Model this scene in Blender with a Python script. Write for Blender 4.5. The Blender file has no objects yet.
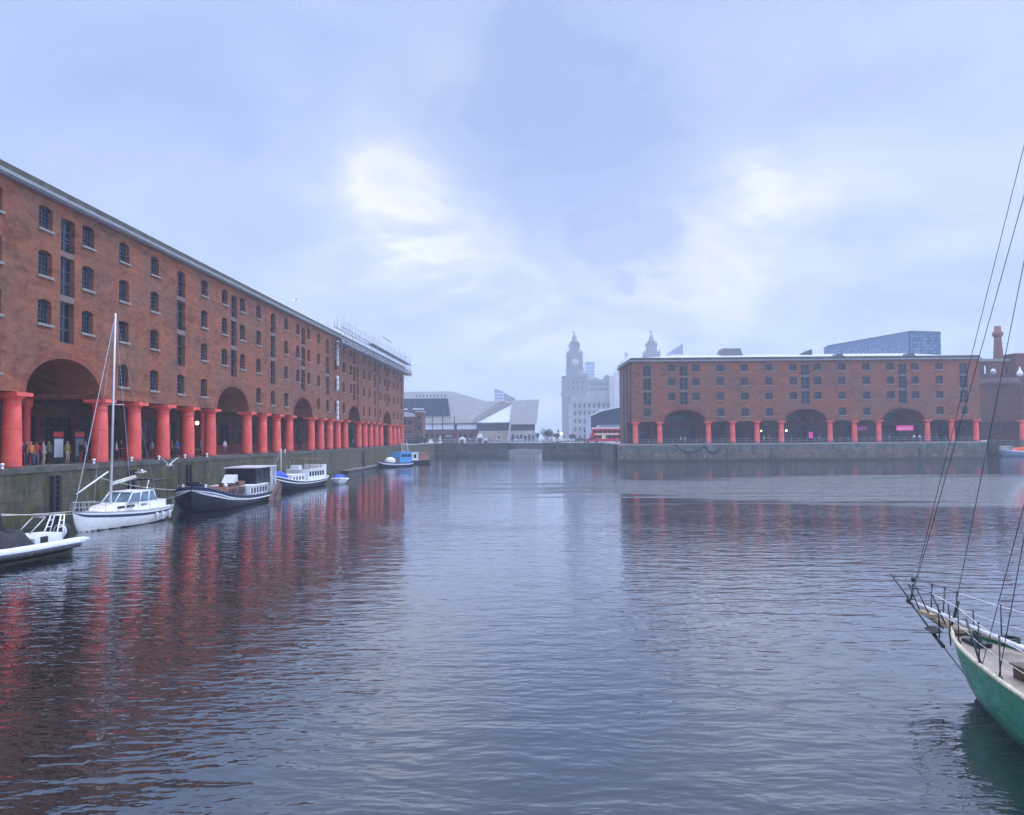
import bpy, bmesh, math, random
from mathutils import Vector, Matrix
from mathutils.geometry import tessellate_polygon
random.seed(7)
R = math.radians
PI = math.pi
scn = bpy.context.scene
COL = scn.collection
W, H, F = 1024, 815, 840.0
CZ = 5.65                     # camera height above the water
ZQ = 3.9                     # quay level
ALPHA = math.atan(29 / F)     # camera looks this much left of the dock axis (+Y)
PITCH = math.atan(29.7 / F)
ROLL = 0.008

# ------------------------------------------------------------------ camera
cam_d = bpy.data.cameras.new('camera')
cam = bpy.data.objects.new('camera', cam_d)
COL.objects.link(cam)
cam_d.sensor_fit = 'HORIZONTAL'
cam_d.sensor_width = 36
cam_d.lens = 36 * F / W
cam_d.clip_start = 0.2
cam_d.clip_end = 6000
CM = Matrix.Rotation(ALPHA, 3, 'Z') @ Matrix.Rotation(PI / 2 + PITCH, 3, 'X') @ Matrix.Rotation(-ROLL, 3, 'Z')
cam.matrix_world = Matrix.Translation((0, 0, CZ)) @ CM.to_4x4()
scn.camera = cam
C0 = Vector((0, 0, CZ))

def ray(px, py):
    return CM @ Vector(((px - W / 2) / F, -(py - H / 2) / F, -1.0))
def hor(px):
    return 437.2 - ROLL * (px - 512)
def PD(px, py, d):
    return C0 + ray(px, py) * d
def G(px, d, z=ZQ):
    """ground point at height z seen at column px and camera depth d"""
    v = hor(px)
    for _ in range(4):
        p = PD(px, v, d)
        v += (p.z - z) * F / d
    return PD(px, v, d)
def PW(px, py, z=0.0):
    r = ray(px, py)
    return C0 + r * ((z - CZ) / r.z)

# ------------------------------------------------------------------ naming helpers
def tag(o, label=None, cat=None, group=None, kind=None):
    if label: o['label'] = label
    if cat: o['category'] = cat
    if group: o['group'] = group
    if kind: o['kind'] = kind
    return o
def thing(name, label, cat, loc=(0, 0, 0), rz=0.0, group=None):
    o = bpy.data.objects.new(name, None)
    COL.objects.link(o)
    o.empty_display_size = 0.3
    o.location = loc
    o.rotation_euler = (0, 0, rz)
    return tag(o, label, cat, group)
def copy_tree(o, parent=None):
    c = o.copy()
    COL.objects.link(c)
    if parent is not None: c.parent = parent
    for ch in [x for x in KIDS.get(o.name, [])]:
        copy_tree(ch, c)
    return c
KIDS = {}

# ------------------------------------------------------------------ mesh builder
class MB:
    def __init__(s):
        s.v = []; s.f = []; s.mi = []; s.m = 0; s.sm = []; s.smooth = False
    def face(s, idx):
        s.f.append(tuple(idx)); s.mi.append(s.m); s.sm.append(s.smooth)
    def add(s, pts):
        n = len(s.v); s.v.extend([tuple(p) for p in pts]); return n
    def quad(s, a, b, c, d):
        n = s.add((a, b, c, d)); s.face((n, n + 1, n + 2, n + 3))
    def tri(s, a, b, c):
        n = s.add((a, b, c)); s.face((n, n + 1, n + 2))
    def box(s, x0, x1, y0, y1, z0, z1, mat=None):
        p = [(x0, y0, z0), (x1, y0, z0), (x1, y1, z0), (x0, y1, z0), (x0, y0, z1), (x1, y0, z1), (x1, y1, z1), (x0, y1, z1)]
        if mat is not None: p = [mat @ Vector(q) for q in p]
        n = s.add(p)
        for q in ((0, 3, 2, 1), (4, 5, 6, 7), (0, 1, 5, 4), (1, 2, 6, 5), (2, 3, 7, 6), (3, 0, 4, 7)):
            s.face([n + i for i in q])
        return s
    def bar(s, a, b, w, h=None):
        """square bar between two points"""
        a = Vector(a); b = Vector(b); h = h or w
        d = b - a; L = d.length
        if L < 1e-6: return s
        M = Matrix.Translation(a) @ d.to_track_quat('X', 'Z').to_matrix().to_4x4()
        s.box(0, L, -w / 2, w / 2, -h / 2, h / 2, M)
        return s
    def tube(s, a, b, r0, r1=None, n=8, caps=True):
        a = Vector(a); b = Vector(b); r1 = r0 if r1 is None else r1
        d = b - a
        q = d.to_track_quat('Z', 'Y').to_matrix()
        ring = [Vector((math.cos(2 * PI * i / n), math.sin(2 * PI * i / n), 0)) for i in range(n)]
        o = s.smooth
        n0 = s.add([a + q @ (v * r0) for v in ring]); n1 = s.add([b + q @ (v * r1) for v in ring])
        s.smooth = n > 5
        for i in range(n):
            j = (i + 1) % n
            s.face((n0 + i, n0 + j, n1 + j, n1 + i))
        s.smooth = False
        if caps:
            s.face([n0 + i for i in reversed(range(n))]); s.face([n1 + i for i in range(n)])
        s.smooth = o
        return s
    def path(s, pts, r, n=6):
        for a, b in zip(pts[:-1], pts[1:]): s.tube(a, b, r, r, n)
        return s
    def lathe(s, prof, c=(0, 0, 0), n=20, axis='Z'):
        c = Vector(c); o = s.smooth; s.smooth = True
        rows = []
        for r, z in prof:
            pts = []
            for i in range(n):
                t = 2 * PI * i / n
                p = Vector((r * math.cos(t), r * math.sin(t), z))
                if axis == 'X': p = Vector((p.z, p.x, p.y))
                if axis == 'Y': p = Vector((p.x, p.z, p.y))
                pts.append(c + p)
            rows.append(s.add(pts))
        for a, b in zip(rows[:-1], rows[1:]):
            for i in range(n):
                j = (i + 1) % n
                s.face((a + i, a + j, b + j, b + i))
        s.smooth = False
        if prof[0][0] > 1e-4: s.face([rows[0] + i for i in reversed(range(n))])
        if prof[-1][0] > 1e-4: s.face([rows[-1] + i for i in range(n)])
        s.smooth = o
        return s
    def ball(s, c, r, n=10, sc=(1, 1, 1)):
        c = Vector(c); o = s.smooth; s.smooth = True
        k = max(4, n // 2); rows = []
        for j in range(k + 1):
            ph = PI * j / k
            rows.append(s.add([c + Vector((r * sc[0] * math.sin(ph) * math.cos(2 * PI * i / n), r * sc[1] * math.sin(ph) * math.sin(2 * PI * i / n), r * sc[2] * math.cos(ph))) for i in range(n)]))
        for a, b in zip(rows[:-1], rows[1:]):
            for i in range(n):
                j = (i + 1) % n
                s.face((a + i, b + i, b + j, a + j))
        s.smooth = o
        return s
    def prism(s, poly, fn0, fn1):
        """extrude a 2-D polygon between two placement functions"""
        tris = tessellate_polygon([[Vector((p[0], p[1], 0)) for p in poly]])
        n0 = s.add([fn0(*p) for p in poly]); n1 = s.add([fn1(*p) for p in poly])
        for t in tris:
            s.face([n0 + i for i in t]); s.face([n1 + i for i in reversed(t)])
        m = len(poly)
        for i in range(m):
            j = (i + 1) % m
            s.face((n0 + i, n0 + j, n1 + j, n1 + i))
        return s
    def plan(s, poly, z0, z1):
        return s.prism(poly, lambda x, y: (x, y, z0), lambda x, y: (x, y, z1))
    def elev(s, poly, y0, y1):
        return s.prism(poly, lambda x, z: (x, y0, z), lambda x, z: (x, y1, z))
    def holes(s, outer, hs, fn):
        loops = [[Vector((p[0], p[1], 0)) for p in l] for l in [outer] + hs]
        flat = [p for l in [outer] + hs for p in l]
        n = s.add([fn(*p) for p in flat])
        for t in tessellate_polygon(loops): s.face([n + i for i in t])
    def loop_wall(s, loop, f0, f1, closed=True):
        n0 = s.add([f0(*p) for p in loop]); n1 = s.add([f1(*p) for p in loop])
        m = len(loop)
        for i in range(m if closed else m - 1):
            j = (i + 1) % m
            s.face((n0 + i, n0 + j, n1 + j, n1 + i))
    def build(s, name, mats, parent=None, fix=True, label=None):
        me = bpy.data.meshes.new(name)
        me.from_pydata(s.v, [], s.f)
        mats = mats if isinstance(mats, (list, tuple)) else [mats]
        for m in mats: me.materials.append(m)
        me.polygons.foreach_set('material_index', s.mi)
        me.polygons.foreach_set('use_smooth', s.sm)
        me.update()
        if fix:
            bm = bmesh.new(); bm.from_mesh(me)
            bmesh.ops.recalc_face_normals(bm, faces=bm.faces)
            bm.to_mesh(me); bm.free()
        o = bpy.data.objects.new(name, me)
        COL.objects.link(o)
        if parent is not None:
            o.parent = parent
            KIDS.setdefault(parent.name, []).append(o)
        if label: o['label'] = label
        return o

def skin_arrays(o):
    pass

# ------------------------------------------------------------------ materials
def newmat(name):
    m = bpy.data.materials.new(name); m.use_nodes = True
    nt = m.node_tree
    b = nt.nodes['Principled BSDF']
    return m, nt, b
class N:
    """tiny node helper"""
    def __init__(s, nt): s.nt = nt
    def n(s, t, **kw):
        x = s.nt.nodes.new(t)
        for k, v in kw.items(): setattr(x, k, v)
        return x
    def l(s, a, b): s.nt.links.new(a, b)
    def val(s, sock, v):
        if isinstance(v, bpy.types.NodeSocket): s.l(v, sock)
        else: sock.default_value = v
    def math(s, op, a, b=0.0, c=None, clamp=False):
        x = s.n('ShaderNodeMath', operation=op, use_clamp=clamp)
        s.val(x.inputs[0], a); s.val(x.inputs[1], b)
        if c is not None: s.val(x.inputs[2], c)
        return x.outputs[0]
    def mix(s, f, a, b, mode='MIX'):
        x = s.n('ShaderNodeMix', data_type='RGBA', blend_type=mode)
        s.val(x.inputs[0], f); s.val(x.inputs[6], a); s.val(x.inputs[7], b)
        return x.outputs[2]
    def noise(s, vec, scale, detail=4, rough=0.55, dist=0.0):
        x = s.n('ShaderNodeTexNoise')
        if vec is not None: s.l(vec, x.inputs['Vector'])
        x.inputs['Scale'].default_value = scale; x.inputs['Detail'].default_value = detail
        x.inputs['Roughness'].default_value = rough; x.inputs['Distortion'].default_value = dist
        return x.outputs[0]
    def ramp(s, f, stops):
        x = s.n('ShaderNodeValToRGB')
        e = x.color_ramp.elements
        while len(e) < len(stops): e.new(0.5)
        for i, (p, c) in enumerate(stops):
            e[i].position = p; e[i].color = c if len(c) == 4 else (*c, 1)
        s.l(f, x.inputs[0])
        return x.outputs[0]
    def mr(s, f, a, b, c=0.0, d=1.0, t='SMOOTHSTEP'):
        x = s.n('ShaderNodeMapRange', interpolation_type=t)
        s.val(x.inputs[0], f)
        for i, v in enumerate((a, b, c, d)): s.val(x.inputs[i + 1], v)
        return x.outputs[0]
    def mapping(s, vec, scale=(1, 1, 1), rot=(0, 0, 0), loc=(0, 0, 0)):
        x = s.n('ShaderNodeMapping')
        s.l(vec, x.inputs[0]); x.inputs['Scale'].default_value = scale
        x.inputs['Rotation'].default_value = rot; x.inputs['Location'].default_value = loc
        return x.outputs[0]
    def bump(s, h, strength, dist=0.05):
        x = s.n('ShaderNodeBump'); s.l(h, x.inputs['Height'])
        x.inputs['Strength'].default_value = strength; x.inputs['Distance'].default_value = dist
        return x.outputs[0]
def c4(c, k=1.0): return (min(1, c[0] * k), min(1, c[1] * k), min(1, c[2] * k), 1)

MC = {}
def mat(name, col, rough=0.6, metal=0.0, var=0.18, scale=2.0, bump=0.0, spec=0.5, emit=None, estr=1.0, world=False):
    if name in MC: return MC[name]
    m, nt, b = newmat(name); n = N(nt)
    tc = n.n('ShaderNodeTexCoord')
    f = n.noise(tc.outputs['Object'], scale, 5, 0.6)
    f2 = n.noise(tc.outputs['Object'], scale * 7, 3, 0.6)
    ff = n.math('ADD', n.math('MULTIPLY', f, 0.65), n.math('MULTIPLY', f2, 0.35))
    c = n.ramp(ff, [(0.3, c4(col, 1 - var * 1.6)), (0.7, c4(col, 1 + var * 1.2))])
    n.l(c, b.inputs['Base Color'])
    n.l(n.mr(f2, 0.3, 0.7, max(0.02, rough - 0.08), min(1, rough + 0.1)), b.inputs['Roughness'])
    b.inputs['Metallic'].default_value = metal
    b.inputs['Specular IOR Level'].default_value = spec
    if bump: n.l(n.bump(ff, bump, 0.03), b.inputs['Normal'])
    if emit:
        b.inputs['Emission Color'].default_value = c4(emit); b.inputs['Emission Strength'].default_value = estr
    MC[name] = m
    return m

def facade_uv(n):
    """(x+y, z) of object space: works on the front, back and side walls alike"""
    tc = n.n('ShaderNodeTexCoord')
    sp = n.n('ShaderNodeSeparateXYZ'); n.l(tc.outputs['Object'], sp.inputs[0])
    cb = n.n('ShaderNodeCombineXYZ')
    n.l(n.math('ADD', sp.outputs[0], sp.outputs[1]), cb.inputs[0]); n.l(sp.outputs[2], cb.inputs[1])
    return tc.outputs['Object'], cb.outputs[0], sp
def brick_mat(name, c1, c2, c3):
    m, nt, b = newmat(name); n = N(nt)
    ob, uv, sp = facade_uv(n)
    br = n.n('ShaderNodeTexBrick'); n.l(uv, br.inputs['Vector'])
    br.inputs['Scale'].default_value = 1.0
    br.inputs['Brick Width'].default_value = 0.34; br.inputs['Row Height'].default_value = 0.11
    br.inputs['Mortar Size'].default_value = 0.012; br.inputs['Mortar Smooth'].default_value = 0.3
    br.inputs['Bias'].default_value = -0.1
    br.inputs['Color1'].default_value = c4(c1); br.inputs['Color2'].default_value = c4(c2); br.inputs['Mortar'].default_value = c4(c3, 0.75)
    big = n.noise(uv, 0.16, 5, 0.62, 0.6)
    mid = n.noise(n.mapping(uv, (1, 2.2, 1)), 0.9, 4, 0.65)
    fine = n.noise(uv, 5.0, 3, 0.7)
    col = n.mix(n.mr(big, 0.38, 0.62), br.outputs['Color'], c4(c3), 'MIX')
    col = n.mix(0.8, br.outputs['Color'], col)
    tint = n.ramp(mid, [(0.28, (0.62, 0.60, 0.62)), (0.55, (1, 1, 1)), (0.75, (1.0, 0.98, 0.95))])
    col = n.mix(0.85, col, tint, 'MULTIPLY')
    t2 = n.ramp(fine, [(0.3, (0.72, 0.72, 0.74)), (0.6, (1, 1, 1))])
    col = n.mix(0.7, col, t2, 'MULTIPLY')
    # damp streaks running down
    st = n.noise(n.mapping(uv, (0.9, 0.05, 1)), 1.0, 4, 0.6)
    col = n.mix(n.mr(st, 0.55, 0.8, 0, 0.5), col, c4(c3, 0.55))
    # rebuilt and sooty patches, course by course colour changes
    pt = n.noise(n.mapping(uv, (1, 1.6, 1), loc=(7, 3, 0)), 0.28, 6, 0.7, 1.5)
    col = n.mix(0.9, col, n.ramp(pt, [(0.33, (0.50, 0.47, 0.50)), (0.46, (0.92, 0.90, 0.92)), (0.56, (1.0, 1.0, 1.0)), (0.68, (1.35, 1.15, 0.95))]), 'MULTIPLY')
    cr = n.noise(n.mapping(uv, (0.06, 3.2, 1)), 1.0, 3, 0.7)
    col = n.mix(0.5, col, n.ramp(cr, [(0.35, (0.7, 0.68, 0.7)), (0.55, (1.05, 1.05, 1.05))]), 'MULTIPLY')
    n.l(col, b.inputs['Base Color']); b.inputs['Roughness'].default_value = 0.85
    b.inputs['Specular IOR Level'].default_value = 0.3
    n.l(n.bump(n.math('ADD', br.outputs['Fac'], fine), -0.35, 0.01), b.inputs['Normal'])
    return m
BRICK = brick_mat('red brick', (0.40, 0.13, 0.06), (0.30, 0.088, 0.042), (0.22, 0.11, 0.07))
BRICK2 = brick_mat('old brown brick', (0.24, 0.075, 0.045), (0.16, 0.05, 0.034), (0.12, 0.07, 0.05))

def stone_wall(name, base, moss, bw=1.5, rh=0.6, mossy=0.5, dark=(0.03, 0.03, 0.022)):
    m, nt, b = newmat(name); n = N(nt)
    ob, uv, sp = facade_uv(n)
    br = n.n('ShaderNodeTexBrick'); n.l(uv, br.inputs['Vector'])
    br.inputs['Scale'].default_value = 1.0
    br.inputs['Brick Width'].default_value = bw; br.inputs['Row Height'].default_value = rh
    br.inputs['Mortar Size'].default_value = 0.02; br.inputs['Color1'].default_value = c4(base)
    br.inputs['Color2'].default_value = c4(base, 0.66); br.inputs['Mortar'].default_value = c4(base, 0.35)
    big = n.noise(uv, 0.33, 6, 0.66, 0.8)
    st = n.noise(n.mapping(uv, (1.1, 0.12, 1)), 1.0, 5, 0.65)
    fine = n.noise(uv, 3.5, 5, 0.7)
    col = n.mix(n.mr(big, 0.5 - 0.1 * mossy, 0.62), br.outputs['Color'], c4(moss))
    col = n.mix(n.mr(st, 0.5, 0.72, 0, 0.85), col, c4(dark))
    st2 = n.noise(n.mapping(uv, (0.7, 0.1, 1), loc=(31, 3, 0)), 1.0, 5, 0.65)
    col = n.mix(n.mr(st2, 0.6, 0.75, 0, 0.5), col, c4((base[0] * 1.7, base[1] * 1.35, base[2] * 0.9)))
    col = n.mix(0.8, col, n.ramp(fine, [(0.25, (0.45, 0.46, 0.45)), (0.62, (1, 1, 1))]), 'MULTIPLY')
    # algae line just above the water
    z = sp.outputs[2]
    if mossy < .5: col = n.mix(n.mr(n.math('ADD', z, n.math('MULTIPLY', big, 0.8)), 2.3, 2.9), col, n.mix(0.55, col, c4((.10, .13, .12))))
    col = n.mix(0.75, col, n.ramp(n.noise(n.mapping(uv, (1, .6, 1), loc=(5, 5, 0)), 0.6, 5, 0.7, 1.0), [(0.36, (0.30, 0.30, 0.32)), (0.52, (0.85, 0.85, 0.85)), (0.66, (1.6, 1.5, 1.2))]), 'MULTIPLY')
    tide = n.mr(n.math('ADD', z, n.math('MULTIPLY', big, 0.5)), 0.35, 0.95)
    col = n.mix(tide, c4((0.028, 0.036, 0.016)), col)
    n.l(col, b.inputs['Base Color']); b.inputs['Roughness'].default_value = 0.8
    n.l(n.bump(n.math('ADD', br.outputs['Fac'], n.math('MULTIPLY', fine, -1.0)), -0.5, 0.05), b.inputs['Normal'])
    return m
WALL_L = stone_wall('mossy dock masonry', (0.13, 0.115, 0.08), (0.09, 0.095, 0.022), mossy=0.9, dark=(.016,.017,.014))
WALL_R = stone_wall('pale dock masonry', (0.22, 0.165, 0.11), (0.085, 0.09, 0.05), mossy=0.1, dark=(0.09, 0.085, 0.07))

def worn_paint(name, col, grime, z0, z1, rough=0.5, spots=(0.35, 0.12, 0.07)):
    m, nt, b = newmat(name); n = N(nt)
    tc = n.n('ShaderNodeTexCoord'); ob = tc.outputs['Object']; oi = n.n('ShaderNodeObjectInfo')
    off = n.n('ShaderNodeVectorMath', operation='ADD'); n.l(ob, off.inputs[0])
    cbn = n.n('ShaderNodeCombineXYZ'); r9 = n.math('MULTIPLY', oi.outputs['Random'], 37.0); n.l(r9, cbn.inputs[0]); n.l(r9, cbn.inputs[1]); n.l(cbn.outputs[0], off.inputs[1])
    v = off.outputs[0]
    a = n.noise(v, 0.9, 5, 0.65); s_ = n.noise(n.mapping(v, (3.5, 3.5, 0.25)), 1.0, 4, 0.6); f = n.noise(v, 9.0, 4, 0.7)
    c = n.ramp(a, [(0.3, c4(col, 0.78)), (0.55, c4(col)), (0.75, c4((col[0] * 1.05, col[1] * 1.9, col[2] * 1.9)))])
    c = n.mix(n.mr(s_, 0.54, 0.74, 0, 0.45), c, c4(col, 0.5))
    c = n.mix(n.mr(f, 0.66, 0.72, 0, 0.8), c, c4(spots))
    sp = n.n('ShaderNodeSeparateXYZ'); n.l(ob, sp.inputs[0])
    zz = n.math('ADD', sp.outputs[2], n.math('MULTIPLY', n.math('SUBTRACT', f, 0.5), 0.9))
    c = n.mix(n.mr(zz, z0, z1, 0.75, 0.0), c, c4(grime))
    n.l(c, b.inputs['Base Color']); n.l(n.mr(f, 0.3, 0.7, rough - .1, rough + .15), b.inputs['Roughness'])
    n.l(n.bump(f, 0.3, 0.01), b.inputs['Normal'])
    return m
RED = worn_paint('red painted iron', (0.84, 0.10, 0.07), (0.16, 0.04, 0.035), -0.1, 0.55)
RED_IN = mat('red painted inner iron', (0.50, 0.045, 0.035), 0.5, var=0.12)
STONE = mat('pale sandstone', (0.27, 0.245, 0.215), 0.85, var=0.2, scale=3)
CORN = mat('pale painted gutter', (0.27, 0.27, 0.28), 0.6, var=0.15, scale=1.5)
COPE = mat('weathered coping', (0.085, 0.085, 0.07), 0.9, var=0.5, scale=1.4, bump=0.3)
ROOF = mat('grey sheet roof', (0.42, 0.43, 0.46), 0.55, var=0.15, scale=0.5)
SLATE = mat('dark slate', (0.10, 0.10, 0.11), 0.7, var=0.2)
PAVE = mat('wet paving', (0.22, 0.20, 0.19), 0.5, var=0.25, scale=0.8, bump=0.2)
FRAME = mat('blue grey iron glazing', (0.06, 0.075, 0.10), 0.5, var=0.1)
FRAMED = mat('dark iron', (0.02, 0.022, 0.028), 0.45, var=0.2)
WHITE = mat('white paint', (0.78, 0.78, 0.77), 0.4, var=0.08, scale=1.5)
CREAM = mat('cream paint', (0.62, 0.56, 0.42), 0.5, var=0.1)
BLACK = mat('black rubber', (0.012, 0.012, 0.014), 0.5, var=0.2)
CANVAS = mat('black canvas', (0.015, 0.016, 0.02), 0.8, var=0.3, scale=3, bump=0.5)
NAVY = mat('navy paint', (0.016, 0.03, 0.085), 0.35, var=0.2)
HULLBLK = mat('black hull paint', (0.006, 0.010, 0.02), 0.35, var=0.2)
STEEL = mat('galvanised steel', (0.45, 0.46, 0.48), 0.45, metal=0.6, var=0.12)
ALU = mat('mast aluminium', (0.62, 0.63, 0.65), 0.4, metal=0.3, var=0.05)
WOOD = mat('varnished brown wood', (0.14, 0.05, 0.028), 0.5, var=0.3, scale=4)
RUST = mat('brown leeboard wood', (0.16, 0.085, 0.065), 0.7, var=0.25, scale=3)
BLUEC = mat('royal blue canvas', (0.018, 0.06, 0.40), 0.7, var=0.2, scale=4, bump=0.3)
BLUEP = mat('sky blue paint', (0.06, 0.27, 0.55), 0.45, var=0.1)
ORANGE = mat('orange plastic', (0.85, 0.11, 0.03), 0.45, var=0.1)
TARMAC = mat('tarmac', (0.05, 0.05, 0.052), 0.7, var=0.2)
def glass(name, col, rough=0.08, sc=0.7):
    m, nt, b = newmat(name); n = N(nt)
    tc = n.n('ShaderNodeTexCoord')
    oi = n.n('ShaderNodeObjectInfo')
    k = n.mr(oi.outputs['Random'], 0, 1, 0.45, 1.5, 'LINEAR')
    f = n.noise(tc.outputs['Object'], sc, 3, 0.6)
    c = n.ramp(f, [(0.3, c4(col, 0.5)), (0.7, c4(col, 1.5))])
    mx = n.n('ShaderNodeVectorMath', operation='SCALE'); n.l(c, mx.inputs[0]); n.l(k, mx.inputs['Scale'])
    n.l(mx.outputs[0], b.inputs['Base Color'])
    b.inputs['Roughness'].default_value = rough; b.inputs['IOR'].default_value = 1.35
    n.l(n.bump(n.noise(tc.outputs['Object'], 1.3, 2), 0.25, 0.02), b.inputs['Normal'])
    return m
GLASS = glass('window glass', (0.010, 0.016, 0.028), 0.15)
GLASSD = glass('shop glass', (0.012, 0.014, 0.02), 0.12)
GLASSB = glass('blue curtain glass', (0.05, 0.12, 0.20), 0.12, 0.2)

# ------------------------------------------------------------------ sky and light
SUN_DIR = Vector((0.30, 0.25, 0.92)).normalized()
sun_el = math.asin(SUN_DIR.z); sun_az = math.atan2(SUN_DIR.x, SUN_DIR.y)
world = bpy.data.worlds.new('World'); scn.world = world; world.use_nodes = True
nt = world.node_tree; nt.nodes.clear(); n = N(nt)
out = n.n('ShaderNodeOutputWorld')
sky = n.n('ShaderNodeTexSky'); sky.sky_type = 'NISHITA'; sky.sun_disc = False
sky.sun_elevation = sun_el; sky.sun_rotation = sun_az
sky.air_density = 1.4; sky.dust_density = 2.0
bg1 = n.n('ShaderNodeBackground'); n.l(sky.outputs[0], bg1.inputs[0]); bg1.inputs[1].default_value = 0.06
tc = n.n('ShaderNodeTexCoord')
dirv = tc.outputs['Generated']
sp = n.n('ShaderNodeSeparateXYZ'); n.l(dirv, sp.inputs[0])
den = n.math('ADD', n.math('ABSOLUTE', sp.outputs[2]), 0.28)
cb = n.n('ShaderNodeCombineXYZ')
n.l(n.math('DIVIDE', sp.outputs[0], den), cb.inputs[0]); n.l(n.math('DIVIDE', sp.outputs[1], den), cb.inputs[1])
cv = cb.outputs[0]
big = n.noise(n.mapping(cv, (1, 1, 1), loc=(3.1, 1.7, 0)), 0.75, 5, 0.5, 0.5)
med = n.noise(n.mapping(cv, (1, 1, 1), loc=(9.0, 4.0, 2)), 2.2, 6, 0.55, 0.7)
cloudf = n.math('ADD', n.math('MULTIPLY', big, 0.62), n.math('MULTIPLY', med, 0.38))
base = n.ramp(cloudf, [(0.36, (0.275, 0.37, 0.64)), (0.50, (0.36, 0.455, 0.70)), (0.65, (0.47, 0.555, 0.78))])
fin = n.noise(n.mapping(cv, (1, 1, 1), loc=(2.0, 7.0, 5)), 6.0, 5, 0.6, 0.8)
wisp = n.math('ADD', n.math('MULTIPLY', med, 0.7), n.math('MULTIPLY', fin, 0.3))
rag = n.mr(wisp, 0.34, 0.66, 0.55, 1.4)
def lobe(px, py, sharp, amt, warp=1.0):
    d = ray(px, py).normalized()
    dp = n.n('ShaderNodeVectorMath', operation='DOT_PRODUCT'); n.l(dirv, dp.inputs[0]); dp.inputs[1].default_value = d
    wv = n.math('MULTIPLY', n.math('SUBTRACT', wisp, 0.5), warp / sharp)
    e = n.math('MULTIPLY', n.math('SUBTRACT', 1.0, n.math('ADD', dp.outputs['Value'], wv)), -sharp)
    return n.math('MULTIPLY', n.math('EXPONENT', n.math('MINIMUM', e, 1.2)), n.math('MULTIPLY', rag, amt))
# thin places in the cloud deck where the daylight comes through
g = None
for a in ((398, 200, 1300, 0.42, 10), (405, 215, 420, 0.34, 9), (440, 245, 500, 0.30, 8), (480, 268, 400, 0.28, 7), (530, 285, 300, 0.26, 7), (757, 183, 1500, 0.40, 10), (745, 200, 420, 0.32, 9), (705, 235, 450, 0.24, 8), (650, 268, 350, 0.24, 7),
          (452, 75, 1400, 0.16, 6), (640, 280, 55, 0.22, 4), (880, 210, 60, 0.12, 4), (400, 330, 30, 0.12, 3)):
    v = lobe(*a)
    g = v if g is None else n.math('ADD', g, v)
colr = n.mix(n.math('MINIMUM', g, 1.0), base, (0.84, 0.85, 0.87, 1))
d2 = lobe(590, 150, 70, 0.75, 5)
colr = n.mix(n.math('MINIMUM', d2, 0.8), colr, (0.26, 0.345, 0.60, 1))
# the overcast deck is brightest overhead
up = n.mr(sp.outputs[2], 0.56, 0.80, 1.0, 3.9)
# added sky brightness behind the viewer and to the right, lifting the facades
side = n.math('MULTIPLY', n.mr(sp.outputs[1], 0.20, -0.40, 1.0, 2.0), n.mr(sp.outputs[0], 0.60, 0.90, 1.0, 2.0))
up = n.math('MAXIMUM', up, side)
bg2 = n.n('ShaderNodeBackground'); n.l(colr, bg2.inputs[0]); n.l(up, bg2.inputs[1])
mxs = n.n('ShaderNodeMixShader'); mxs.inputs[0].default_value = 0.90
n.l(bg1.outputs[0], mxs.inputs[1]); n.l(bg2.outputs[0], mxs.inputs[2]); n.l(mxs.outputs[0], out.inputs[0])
sl = bpy.data.lights.new('sun', 'SUN'); so = bpy.data.objects.new('sun', sl); COL.objects.link(so)
sl.energy = 1.5; sl.angle = R(50); sl.color = (1.0, 0.96, 0.92)
so.rotation_euler = (-SUN_DIR).to_track_quat('-Z', 'Y').to_euler()
so.location = (0, 0, 400)
scn.view_settings.view_transform = 'Standard'; scn.view_settings.look = 'None'
scn.view_settings.exposure = 0.42; scn.view_settings.gamma = 1.0
scn.cycles.volume_bounces = 2
scn.cycles.max_bounces = 10
scn.cycles.use_denoising = True
scn.cycles.use_adaptive_sampling = True
scn.cycles.adaptive_threshold = 0.03
scn.render.engine = 'CYCLES'

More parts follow.
